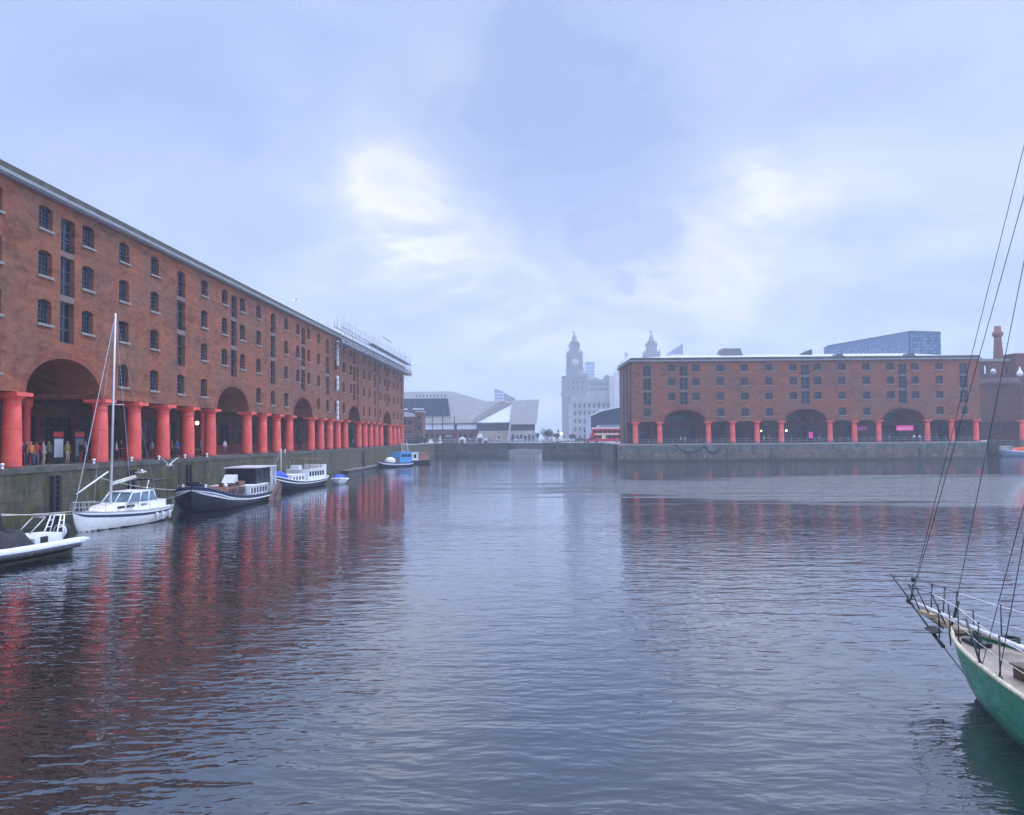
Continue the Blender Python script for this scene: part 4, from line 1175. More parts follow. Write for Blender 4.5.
# ---- dinghy
t = thing('dinghy', 'small white dinghy with a bright blue cover behind the small cabin barge', 'dinghy', (-25.3, 104.6, 0), R(-80))
st = smooth_st([(2.0, .05, .75, .4, 1.5), (1.2, .7, .62, -.1, 1.8), (-.5, .95, .55, -.15, 2), (-1.8, .85, .55, -.1, 2)])
hull(st, 8).build('hull', WHITE, t)
b = MB(); rail(b, st, .05, .02, .12, 8); b.build('gunwale', WHITE, t)
b = MB(); b.ball((0, 0, .62), .8, 14, (2.0, 1.05, .75)); b.build('cover', BLUEC, t)

# ---- far blue cabin boat and houseboat
t = thing('cabin_boat', 'blue cabin boat with dark hull moored near the far end of the left wall', 'cabin boat', (-29.0, 165, 0), R(238))
st = smooth_st([(4.6, .05, 1.3, .7, 1.5), (3.8, .8, 1.15, -.1, 1.8), (1.5, 1.4, .9, -.3, 2.2), (-2, 1.45, .8, -.3, 2.4), (-4.4, 1.2, .85, -.1, 2.2)])
hull(st, 10, ((.0, .3, 2), (.6, .75, 1))).build('hull', [NAVY, WHITE, HULLBLK], t)
deck(st, -.05).build('deck', GREYW, t)
b = MB(); b.prism([(-3.9, .8), (-3.9, 2.9), (-.9, 2.9), (-.4, 1.9), (-.4, .8)], lambda x, z: (x, -1.15, z), lambda x, z: (x, 1.15, z)); cb_ = b.build('cabin', BLUEP, t)
b = MB()
for i in range(3):
    for s_ in (1, -1): b.box(-3.5 + i * .95, -2.8 + i * .95, s_ * 1.16 - .02, s_ * 1.16 + .02, 1.9, 2.5)
b.build('cabin_windows', GLASSD, cb_)
b = MB(); b.ball((1.2, 0, 1.25), 1.0, 12, (1.2, 1, .7)); b.build('white_hood', WHITE, t)
b = MB(); b.box(-.3, .0, -.5, .5, .9, 1.5); b.build('red_locker', ORANGE, t)
t = thing('houseboat', 'white and brown houseboat beside the quay corner, farthest boat on the left', 'houseboat', (-28.2, 182.5, 0), R(236))
st = smooth_st([(5.0, .4, 1.0, .2, 2), (4.4, 1.3, .9, -.3, 2.4), (0, 1.6, .8, -.4, 3), (-4.6, 1.5, .85, -.3, 3)])
hull(st, 8).build('hull', HULLBLK, t); deck(st, -.05).build('deck', GREYW, t)
b = MB(); b.box(-.6, 3.6, -1.3, 1.3, .75, 2.5); b.box(-.7, 3.75, -1.4, 1.4, 2.5, 2.58); hb = b.build('cabin', GREYW, t)
b = MB()
for x in (.1, 1.4, 2.6):
    for s_ in (1, -1): b.box(x, x + .75, s_ * 1.31 - .02, s_ * 1.31 + .02, 1.3, 2.1)
b.build('cabin_windows', GLASSD, hb)
b = MB(); b.box(-4.3, -.6, -1.25, 1.25, .75, 2.35); b.box(-4.5, -.55, -1.4, 1.4, 2.35, 2.45); b.build('stern_cabin', mat('brown canopy', (.26, .12, .09), .7), t)
# gangway up to the quay
g0 = PD(407.5, 455, 176); g1 = PD(421, 444.5, 196); g0 = Vector((g0.x - .4, g0.y, 1.3)); g1 = Vector((XL + .2, g1.y + 6, ZQ + .5))
b = MB(); off = Vector((.6, .5, 0))
for s_ in (-1, 1):
    b.bar(g0 + off * s_, g1 + off * s_, .12, .3); b.bar(g0 + off * s_ + Vector((0, 0, 1)), g1 + off * s_ + Vector((0, 0, 1)), .06)
for i in range(9):
    c_ = g0.lerp(g1, i / 8)
    for s_ in (-1, 1): b.bar(c_ + off * s_, c_ + off * s_ + Vector((0, 0, 1)), .05)
for i in range(24):
    c_ = g0.lerp(g1, i / 23); b.bar(c_ - off, c_ + off, .3, .05)
tag(b.build('gangway', STEEL), 'sloping grey metal gangway from the houseboat up to the quay', 'gangway')

# ---- orange topped boat far right
p0 = G(1022, 203, 0)
t = thing('pilot_boat', 'grey boat with a bright orange cabin at the far right edge of the photo', 'work boat', (p0.x, p0.y, 0), R(182))
st = smooth_st([(5.5, .05, 1.9, 1.3, 1.5), (4.4, .9, 1.7, -.1, 1.7), (2, 1.6, 1.4, -.3, 2.1), (-2.5, 1.7, 1.2, -.3, 2.4), (-5.4, 1.5, 1.2, -.1, 2.4)])
hull(st, 10, ((.86, 1, 1),)).build('hull', [mat('blue grey hull', (.18, .27, .34), .4), WHITE], t)
deck(st, -.05).build('deck', mat('orange red deck', (.75, .1, .04), .5), t)
b = MB(); b.prism([(2.0, 1.3), (1.2, 2.1), (-.6, 2.3), (-1.0, 3.3), (-4.0, 3.3), (-4.2, 1.2)], lambda x, z: (x, -1.2, z), lambda x, z: (x, 1.2, z)); cb_ = b.build('cabin', ORANGE, t)
b = MB()
for i in range(3):
    for s_ in (1, -1): b.box(-3.7 + i * .95, -3.0 + i * .95, s_ * 1.21 - .02, s_ * 1.21 + .02, 2.4, 3.0)
b.build('cabin_windows', GLASSD, cb_)
b = MB()
for i in range(6): b.tube((4.9 - i * .5, .55 + i * .1, 1.7 - i * .05), (4.9 - i * .5, .55 + i * .1, 2.6 - i * .05), .035, n=5); b.tube((4.9 - i * .5, -.55 - i * .1, 1.7 - i * .05), (4.9 - i * .5, -.55 - i * .1, 2.6 - i * .05), .035, n=5)
for s_ in (1, -1): b.tube((4.9, s_ * .55, 2.6), (2.4, s_ * 1.05, 2.35), .04, n=5); b.tube((4.9, s_ * .55, 2.15), (2.4, s_ * 1.05, 1.9), .03, n=5)
b.build('guard_rail', WHITE, t)

# ---- green ketch bow in the right foreground
GREEN = worn_paint('glossy green paint', (0.004, 0.18, 0.085), (0.01, 0.035, 0.02), -0.15, 0.35, 0.3, (0.008, 0.155, 0.097))
gb, gs_ = Vector((9.19, 19.33)), Vector((10.1, 8.9))
hd = heading(gb, gs_)
t = thing('sailing_ketch', 'green hulled sailing boat with a white bowsprit pole in the right foreground', 'sailing boat', (gb.x, gb.y, 0), hd)
GM = Matrix.Translation((gb.x, gb.y, 0)) @ Matrix.Rotation(hd, 4, 'Z'); GI = GM.inverted()
def GL(px, py, y=0.0):
    """local point of the ketch on its lengthwise plane at beam offset y, seen at a pixel"""
    o_ = GI @ C0; r_ = (GI.to_3x3() @ ray(px, py)); k_ = (y - o_.y) / r_.y
    return o_ + r_ * k_
st = smooth_st([(0.02, .03, 1.27, 1.17, 1.2), (-.35, .22, 1.25, .45, 1.25), (-1.0, .52, 1.20, -.1, 1.35), (-2.2, .88, 1.15, -.5, 1.6), (-4, 1.27, 1.10, -.8, 1.9), (-6.5, 1.6, 1.04, -.9, 2.0), (-9, 1.6, 1.02, -.6, 1.9), (-11.5, 1.2, 1.15, .1, 2)], 6)
hull(st, 18, (), .95).build('hull', GREEN, t)
BUFF = mat('weathered buff deck', (0.27, 0.22, 0.18), 0.7, var=0.28, scale=3, bump=.3)
deck(st, -.07, .03).build('deck', BUFF, t)
b = MB(); rail(b, st, .01, .03, .045, 8); b.build('capping_rail', mat('cream weathered capping', (.55, .47, .33), .6, var=.25, scale=5), t)
tipL = Vector((2.55, -.0, 1.50))
endL = Vector((-4.4, .0, 1.36))
b = MB(); b.tube((1.8, 0, 1.55), (-.2, 0, 1.48), .044, .052, 12); b.tube((-.2, 0, 1.48), (-4.6, 0, 1.38), .052, .058, 12); sp_ = b.build('bowsprit', mat('scuffed off white spar', (.55, .53, .49), .5, var=.2, scale=4), t)
b = MB(); b.lathe([(.072, 0), (.085, .02), (.085, .14), (.072, .16)], (1.73, 0, 1.55), 12, 'X'); b.build('end_fitting', FRAMED, sp_)
b = MB(); b.bar((1.3, 0, 1.42), (-.3, 0, 1.28), .20, .09); b.box(.55, 1.1, -.2, .2, 1.40, 1.48); b.build('bow_platform', mat('weathered teak', (.34, .25, .15), .7, var=.3, scale=6), t)
b = MB(); b.tube((1.8, 0, 1.5), (.95, 0, 1.05), .022, n=6); b.tube((.95, 0, 1.05), (.4, 0, .78), .045, n=8); b.tube((.4, 0, .78), (-.55, 0, .30), .014, n=6); b.ball((-.55, 0, .3), .05, 8); b.build('bobstay', FRAMED, t)
# anchor under the sprit
b = MB(); b.tube((.95, .02, 1.33), (.35, .02, 1.22), .03, n=6); b.prism([(.85, 1.16), (1.08, 1.04), (.66, 1.02), (.5, 1.1)], lambda x, z: (x, -.06, z), lambda x, z: (x, .09, z)); b.build('anchor', mat('rusty galvanised', (.16, .14, .13), .6, metal=.4, var=.3), t)
# pulpit
b = MB()
P_ = lambda x, y, z: Vector((x, y, z))
b.tube(P_(1.8, 0, 1.55), P_(2.2, .28, 2.15), .018, n=6)
stn = [(1.1, .28), (.65, .34), (.1, .3)]
top = []
for x, y in stn:
    for s_ in (1, -1):
        b2 = MB(); b2.tube(P_(x, s_ * y * .4, 1.36), P_(x + .22, s_ * y, 2.02), .016, n=6); b2.ball(P_(x + .22, s_ * y, 2.03), .03, 8); b2.build('pulpit_post', FRAMED, t)
for x, y in ((.35, .12), (-.35, .27)):
    for y_ in (y, -y): b2 = MB(); b2.tube(P_(x, y_, 1.0), P_(x + .02, y_, 1.75), .018, n=6); b2.build('pulpit_post', FRAMED, t)
for s_ in (1, -1):
    pts = [P_(2.2, s_ * .25, 2.1), P_(1.32, s_ * .28, 2.03), P_(.87, s_ * .34, 2.02), P_(.32, s_ * .3, 2.02)]
    for a, c_ in zip(pts[:-1], pts[1:]): b.tube(a, c_, .007, n=5)
b.build('pulpit', FRAMED, t)
# stanchions and lifelines
xs = [-1.0, -2.35, -3.35, -4.6, -6.2, -8.0]
wl = MB()
for s_ in (1, -1):
    prev = P_(.32, s_ * .3, 2.02)
    for x in xs:
        s = interp(st, x); y = s_ * (s[1] - .05)
        b = MB(); b.tube(P_(x, y, s[2]), P_(x, y, s[2] + .78), .014, n=6); b.ball(P_(x, y, s[2] + .79), .024, 6); b.lathe([(.05, 0), (.05, .03), (.025, .08)], P_(x, y, s[2]), 8); b.build('stanchion', FRAMED, t)
        cur = P_(x, y, s[2] + .76); wl.tube(prev, cur, .008, n=5); wl.tube(prev - Vector((0, 0, .36)), cur - Vector((0, 0, .36)), .006, n=5); prev = cur
wl.build('lifelines', mat('pale wire', (.6, .58, .52), .5), t)
b = MB(); s = interp(st, -2.7); b.tube(P_(-2.6, s[1] - .03, 1.12), P_(-2.0, s[1] - .1, 1.95), .025, n=6); b.tube(P_(-2.6, -s[1] + .03, 1.12), P_(-2.0, -s[1] + .1, 1.95), .025, n=6); b.build('brace', FRAMED, t)
b = MB()
for i in range(30):
    a0, a1 = i * .9, (i + 1) * .9; rr_ = .15 + .02 * math.sin(i * 2.3)
    b.tube(P_(-1.55 + rr_ * math.cos(a0), -.32 + rr_ * math.sin(a0), 1.3 + .005 * i), P_(-1.55 + rr_ * math.cos(a1), -.32 + rr_ * math.sin(a1), 1.3 + .005 * (i + 1)), .02, n=5)
b.build('coiled_rope', BLACK, t)
b = MB(); b.lathe([(.1, 0), (.12, .02), (.09, .12), (.12, .22), (.001, .25)], P_(-.85, 0.0, 1.18), 12); b.box(-1.15, -.6, -.17, .17, 1.14, 1.22); b.build('windlass', FRAMED, t)
b = MB(); b.box(-4.9, -3.0, -.62, .62, 1.05, 1.28); b.box(-4.95, -2.95, -.67, .67, 1.28, 1.33); b.build('fore_hatch', mat('dark brown hatch', (.10, .055, .035), .5, var=.3), t)
b = MB(); b.box(-9.5, -5.6, -1.05, 1.05, 1.0, 1.5); b.build('coachroof', BUFF, t)
b = MB(); b.ball(P_(-2.0, -.55, 1.2), .12, 8, (1.4, 1, .6)); b.box(-2.9, -2.5, -.75, -.4, 1.05, 1.18); b.build('deck_gear', BLACK, t)
# mast and the stays that rise out of the frame
MX = -6.0
def stay_top(x0, z0, px, py, y=0.0, y1=None):
    q = GL(px, py, y); return z0 + (q.z - z0) * (x0 - MX) / (x0 - q.x)
MT = stay_top(1.78, 1.55, 1024, 196); MT2 = stay_top(1.75, 1.55, 1024, 154); MT3 = stay_top(.05, 1.35, 1024, 262)
b = MB(); b.tube(P_(MX, 0, 1.0), P_(MX, 0, MT), .13, .08, 14); mst_ = b.build('mast', ALU, t)
b = MB()
b.tube(P_(1.78, 0, 1.55), P_(MX, 0, MT), .008, n=5)
b.tube(P_(1.75, 0.04, 1.55), P_(MX, .04, MT2), .007, n=5)
b.tube(P_(1.78, 0, 1.57), P_(1.66, 0, 2.0), .022, n=8); b.lathe([(.04, 0), (.055, .03), (.055, .09), (.04, .12)], P_(1.64, 0, 2.04), 10)
b.tube(P_(.05, 0, 1.35), P_(MX, 0, MT3), .008, n=5); b.tube(P_(.05, 0, 1.35), P_(-.25, 0, 1.95), .028, n=8)
for s_ in (1, -1):
    b.tube(P_(-2.6, s_ * .98, 1.15), P_(MX - .2, 0, 12.8), .008, n=5); b.tube(P_(-3.35, s_ * 1.14, 1.12), P_(MX - .3, 0, MT - .5), .009, n=5)
b.tube(P_(MX, 0, MT - .05), P_(MX, 0, MT2 + .2), .04, n=8)
b.build('stays', FRAMED, t)
# ------------------------------------------------------------------ the city beyond
def bg(name, label, cat, pxc, d, group=None, rz=ALPHA):
    p = G(pxc, d)
    t = thing(name, label, cat, (p.x, p.y, ZQ), rz, group)
    X = lambda px, y=0.0: ((px - W / 2) * (d + y) - (pxc - W / 2) * d) / F
    Z = lambda py: CZ + (hor(pxc) - py) * d / F - ZQ
    Q = lambda poly: [(X(a), Z(b)) for a, b in poly]
    return t, X, Z, Q
def win_grid(parent, xs, zs, y, w, h, m=None, name='window'):
    proto = None
    for z in zs:
        for x in xs:
            if proto is None:
                b = MB(); b.box(-w / 2, w / 2, -.06, .1, 0, h); b.m = 1
                b.box(-w / 2 - .1, w / 2 + .1, -.12, .1, -.18, -.003); b.m = 0
                proto = b.build(name, [m or GLASS, STONE], parent); o = proto
            else: o = proto.copy(); COL.objects.link(o); o.parent = parent
            o.location = (x, y, z)

LIME = mat('pale limestone cladding', (0.50, 0.46, 0.40), 0.75, var=.10, scale=.25)
def clad_mat():
    m, nt, b = newmat('diamond stone cladding'); n = N(nt)
    ob, uv, sp = facade_uv(n)
    w = n.n('ShaderNodeTexWave', wave_type='BANDS', bands_direction='DIAGONAL'); n.l(uv, w.inputs[0]); w.inputs['Scale'].default_value = .35; w.inputs['Distortion'].default_value = .5
    v = n.n('ShaderNodeTexVoronoi'); n.l(n.mapping(uv, (.5, 1, 1)), v.inputs['Vector']); v.inputs['Scale'].default_value = .9
    c = n.mix(n.mr(v.outputs['Color'], 0, 1, 0, .5), c4((.56, .52, .46)), c4((.42, .40, .37)))
    c = n.mix(n.math('MULTIPLY', w.outputs[0], .25), c, c4((.36, .35, .34)))
    n.l(c, b.inputs['Base Color']); b.inputs['Roughness'].default_value = .7
    return m
CLAD = clad_mat()
DGLASS = glass('dark teal glazing', (.025, .06, .075), .15, .2)
BEIGE = mat('beige stone', (.42, .36, .26), .8, var=.15, scale=.5)

# museum: angular stone clad wedges
t, X, Z, Q = bg('museum', 'low angular pale stone museum with a huge dark tilted window, in the centre left distance', 'museum', 470, 355)
b = MB(); b.elev(Q([(385, 390), (403, 391.2), (452, 391.2), (487, 401.5), (501, 401.2), (512, 401.5), (512, 405), (474, 423), (452, 423.2), (450, 416), (403, 416), (385, 416)]), 0, 42); b.build('upper_wing', CLAD, t)
b = MB(); b.elev(Q([(424, 416), (450.1, 416), (452.1, 423.2), (424, 423.2)]), .3, 41); b.build('under_window_wall', LIME, t)
b = MB(); b.elev(Q([(385, 398.2), (448, 398.2), (450.5, 415.8), (385, 415.8)]), -.5, .4); bwn = b.build('great_window', DGLASS, t)
b = MB()
for i in range(20):
    x = 404 + i * 2.35; b.bar((X(x), -.6, Z(415.8)), (X(min(x, 448)), -.6, Z(398.2)), .22)
for y in (404, 410): b.bar((X(385), -.6, Z(y)), (X(449), -.6, Z(y)), .12)
b.build('mullions', mat('blue steel mullion', (.05, .08, .11), .5), bwn)
b = MB()
for i in range(9): b.box(X(416 + i * 3.6), X(417.2 + i * 3.6), -.04, .2, Z(396.6), Z(394.2))
b.build('roof_slots', SLATE, t)
b = MB()   # bright facet and the sloping soffit beside it
a_, b_, c_ = (X(512.2), -1.0, Z(404.6)), (X(476), -2.5, Z(422.7)), (X(509.6), -4.5, Z(422.7))
b.tri(a_, b_, c_); b.tri((X(512.2), 4, Z(404.6)), (X(476), 4, Z(422.7)), (X(509.6), 4, Z(422.7)))
b.quad(b_, c_, (X(509.6), 4, Z(422.7)), (X(476), 4, Z(422.7))); b.quad(a_, c_, (X(509.6), 4, Z(422.7)), (X(512.2), 4, Z(404.6))); b.quad(a_, b_, (X(476), 4, Z(422.7)), (X(512.2), 4, Z(404.6)))
b.build('white_facet', mat('white render', (.74, .74, .75), .6, var=.04), t)
b = MB()
b.quad((X(501), 0, Z(401)), (X(512.2), -1.1, Z(404.4)), (X(475), -3.0, Z(423)), (X(474), 0, Z(419)))
b.tri((X(501), 0, Z(401)), (X(512.2), -1.1, Z(404.4)), (X(512.2), 3, Z(401.2)))
b.build('sloping_soffit', mat('brown grey stone soffit', (.24, .21, .185), .8), t, fix=False)
b = MB(); b.elev(Q([(512.4, 401.2), (539.4, 400.2), (536.4, 424.8), (510.8, 424.8)]), -3.5, 38); b.build('cantilever_block', CLAD, t)
b = MB(); b.elev(Q([(478, 423.2), (509.6, 423.2), (508.8, 431), (478, 431)]), -.5, 30); b.elev(Q([(511.2, 424.9), (535, 424.9), (535, 431), (510.6, 431)]), -.5, 30); b.build('glazed_storey', DGLASS, t)
b = MB(); b.elev(Q([(478, 431), (508.8, 431), (506.5, 447), (478, 447)]), -.8, 30); b.build('base_wall', BEIGE, t)
b = MB(); b.elev(Q([(509.7, 422.9), (511.6, 422.9), (507.4, 447), (505.8, 447)]), -3.2, -1); b.build('raking_pier', LIME, t)
b = MB(); b.elev(Q([(511, 431), (535, 431), (540, 447), (508.5, 447)]), -.9, 30); b.m = 1
for i in range(6): b.box(X(512 + i * 4), X(514.5 + i * 4), -1.1, -.89, Z(444), Z(435 + (i % 2)))
b.build('entrance_ramp', [LIME, DGLASS], t)
b = MB(); b.elev(Q([(423.5, 424.2), (454.2, 424.2), (454.2, 430), (423.5, 430)]), .3, 20); b.elev(Q([(457, 424.2), (477, 424.2), (477, 430), (457, 430)]), .3, 20); b.build('white_panels', mat('white cladding panel', (.66, .68, .72), .5, var=.03), t)
b = MB()
for px in (433.8, 443.7, 455.5): b.tube((X(px), -6, 0), (X(px), -6, Z(416.5)), .22, n=8)
b.bar((X(424), -.2, Z(423.7)), (X(477), -.2, Z(423.7)), .35); b.build('steel_posts', FRAMED, t)
# brick terrace in front of the museum
t, X, Z, Q = bg('brick_terrace', 'long low brown brick building with small dark openings below the museum', 'building', 452, 318)
b = MB(); b.elev(Q([(424, 430.2), (477.5, 430.2), (477.5, 449), (424, 449)]), 0, 12); b.build('wall', BRICK2, t)
b = MB(); b.box(X(423.5), X(478), -.2, 12.2, Z(430.2), Z(430.2) + .35); b.build('roof', SLATE, t)
win_grid(t, [X(427 + i * 5.5) for i in range(9)], [Z(438)], 0, 1.1, 1.6, GLASSD)
# brick cottage by the left warehouse
t, X, Z, Q = bg('brick_cottage', 'small red brick house with white capped chimneys just right of the left warehouse', 'house', 412, 282)
b = MB(); b.box(X(400), X(414.5), 0, 10, 0, Z(416.6)); b.box(X(414.5), X(422), 2, 11, 0, Z(412)); b.build('wall', BRICK2, t)
b = MB(); b.prism([(X(399.5), Z(416.6)), (X(415), Z(416.6)), (X(412.5), Z(413)), (X(401), Z(411))], lambda x, z: (x, -.4, z), lambda x, z: (x, 10.3, z)); b.box(X(414.4), X(422.5), 1.7, 11.2, Z(412), Z(411)); rf = b.build('roof', mat('pale wet slate', (.38, .38, .39), .5), t)
b = MB()
for px in (404.5, 413.5, 417, 421): b.box(X(px) - .45, X(px) + .45, 3, 4.2, Z(414), Z(409.3))
b.m = 1
for px in (404.5, 413.5, 417, 421): b.box(X(px) - .55, X(px) + .55, 2.9, 4.3, Z(409.3), Z(408.2))
b.build('chimney', [BRICK2, WHITE], rf)
win_grid(t, [X(405), X(410)], [Z(425), Z(436)], 0, 1.0, 1.8, GLASSD)
win_grid(t, [X(418.5)], [Z(420), Z(430)], 2, .9, 1.5, GLASSD)
# kiosk
t, X, Z, Q = bg('kiosk', 'small brown kiosk with a grey pyramid roof on the quay below the museum', 'kiosk', 448, 268)
b = MB(); b.box(X(442), X(455.5), 0, 4, 0, Z(438.6)); b.build('wall', mat('brown boarding', (.14, .075, .06), .7), t)
b = MB(); n0 = b.add([(X(441.4), -.4, Z(439.4)), (X(454.5), -.4, Z(439.4)), (X(454.5), 4.3, Z(439.4)), (X(441.4), 4.3, Z(439.4)), (X(446), 1.9, Z(434.6)), (X(449.8), 1.9, Z(434.6))])
for q in ((0, 1, 5, 4), (1, 2, 5), (2, 3, 4, 5), (3, 0, 4), (3, 2, 1, 0)): b.face([n0 + i for i in q])
b.build('roof', mat('grey blue slate', (.07, .08, .10), .9), t, fix=False)
b = MB()
for px in (443.5, 446.5, 449.5, 452.5): b.box(X(px) - .35, X(px) + .35, -.05, .05, .9, 2.0)
b.build('serving_window', GLASSD, t)
b = MB(); b.box(X(444), X(457), 4.5, 10, 0, Z(433)); b.build('back_store', mat('dark red boarding', (.12, .045, .045), .7), t)
# marquees, van, totems
def tent(px0, px1, py, d, nm, w=3.0):
    t, X, Z, Q = bg('marquee', nm, 'tent', (px0 + px1) / 2, d, 'white tents on the far quay')
    h = Z(py); e = h * .62; x0, x1 = X(px0), X(px1)
    b = MB(); b.prism([(x0, e), (x1, e), ((x0 + x1) / 2 + .3, h), ((x0 + x1) / 2 - .3, h)], lambda x, z: (x, 0, z), lambda x, z: (x, w, z)); b.build('canopy', WHITE, t)
    b = MB(); b.box(x0 + .1, x1 - .1, .1, w - .1, 0, e); b.m = 1; b.box((x0 + x1) / 2 - .7, (x0 + x1) / 2 + .5, .05, .15, .02, e * .8); b.build('side_walls', [GREYW, BLACK], t)
tent(458.5, 465.6, 436.8, 266, 'tall white tent just right of the kiosk')
tent(476.5, 483, 433.5, 272, 'peaked white tent left of the museum ramp, tallest')
tent(483, 489, 438.3, 268, 'low white tent beside the tall peaked one on the far quay')
for px, py0, m_, nm, w in ((430.8, 439.3, GREYW, 'pale grey information totem left of the kiosk', 1.1), (440.1, 436, CREAM, 'tall cream post beside the kiosk', .55)):
    t, X, Z, Q = bg('totem', nm, 'totem', px, 264)
    b = MB(); b.box(-w / 2, w / 2, -.2, .2, 0, Z(py0)); b.build('panel', m_, t)
    b = MB(); b.box(-w / 2 - .25, w / 2 + .25, -.35, .35, 0, .6); b.m = 0; b.box(-w / 2 + .15, w / 2 - .15, -.24, -.2, Z(py0) * .45, Z(py0) * .62); b.build('base', WHITE, t)
t, X, Z, Q = bg('awning', 'dark café awning among bushes at the corner of the left quay', 'awning', 411, 256)
b = MB(); b.prism([(-2.8, 2.7), (2.8, 2.7), (2.4, 3.2), (-2.4, 3.2)], lambda x, z: (x, 0, z), lambda x, z: (x, 3, z)); b.build('canopy', SLATE, t)
b = MB()
for x in (-2.6, 0, 2.6): b.tube((x, .1, 0), (x, .1, 2.7), .05, n=6)
b.box(-2.4, 2.4, 1, 2.8, 0, 1.1); b.build('legs', FRAMED, t)

# footbridge over the passage
pl_, pr_ = G(497, 256), G(556, 246)
t = thing('footbridge', 'low flat footbridge with white railings over the passage between the two dock walls', 'bridge', (pl_.x, pl_.y, ZQ), math.atan2(pr_.y - pl_.y, pr_.x - pl_.x))
L_ = math.hypot(pr_.x - pl_.x, pr_.y - pl_.y)
b = MB(); k = 16
pts = [(-.0, .15), (L_, .15), (L_, -2.3)] + [(L_ * (1 - i / k), -2.3 + .6 * math.sin(PI * i / k)) for i in range(1, k)] + [(0, -2.3)]
b.prism(pts, lambda x, z: (x, -.6, z), lambda x, z: (x, 3.2, z)); b.build('deck', mat('dark bridge steel', (.09, .07, .07), .6), t)
b = MB(); b.box(0, L_, -.68, -.602, -.05, .3); b.build('edge_beam', GREYW, t)
b = MB()
for z in (.65, 1.15): b.tube((0, -.5, z), (L_, -.5, z), .04, n=6); b.tube((0, 3.1, z), (L_, 3.1, z), .04, n=6)
i = 0
while i * 1.5 < L_: b.tube((i * 1.5, -.5, .1), (i * 1.5, -.5, 1.2), .04, n=6); b.tube((i * 1.5, 3.1, .1), (i * 1.5, 3.1, 1.2), .04, n=6); i += 1
b.build('railing', STEEL, t)
for s_, px, nm in ((0, 502.4, 'left'), (1, 548.5, 'right')):
    q = G(px, 252.5 if s_ == 0 else 244.6, 0); b = MB(); b.box(-1.6, 1.6, -.5, 1.2, -1, ZQ - .2); b.box(-1.75, 1.75, -.65, 1.3, ZQ - .2, ZQ + .1)
    o = b.build('bridge_abutment', mat('dark wet granite', (.06, .065, .06), .8, var=.3), None); o.location = (q.x, q.y - .4, 0); tag(o, 'dark granite pier at the %s end of the footbridge' % nm, 'pier', 'footbridge piers')
# long quay fences
for pa, pb, da, db, nm in ((434, 497, 261, 257, 'grey railing along the quay below the museum'), (556, 602, 245, 237.6, 'grey railing along the quay in front of the red bus')):
    a_, b_ = G(pa, da), G(pb, db)
    t = thing('quay_railing', nm, 'railing', (a_.x, a_.y, ZQ), math.atan2(b_.y - a_.y, b_.x - a_.x), 'far quay railings')
    L_ = math.hypot(b_.x - a_.x, b_.y - a_.y); b = MB()
    for z in (.55, 1.1): b.tube((0, 0, z), (L_, 0, z), .035, n=5)
    b.build('rail', STEEL, t)
    b = MB(); i = 0
    while i * 1.8 < L_: b.tube((i * 1.8, 0, 0), (i * 1.8, 0, 1.15), .05, n=5); i += 1
    b.build('posts', FRAMED, t)

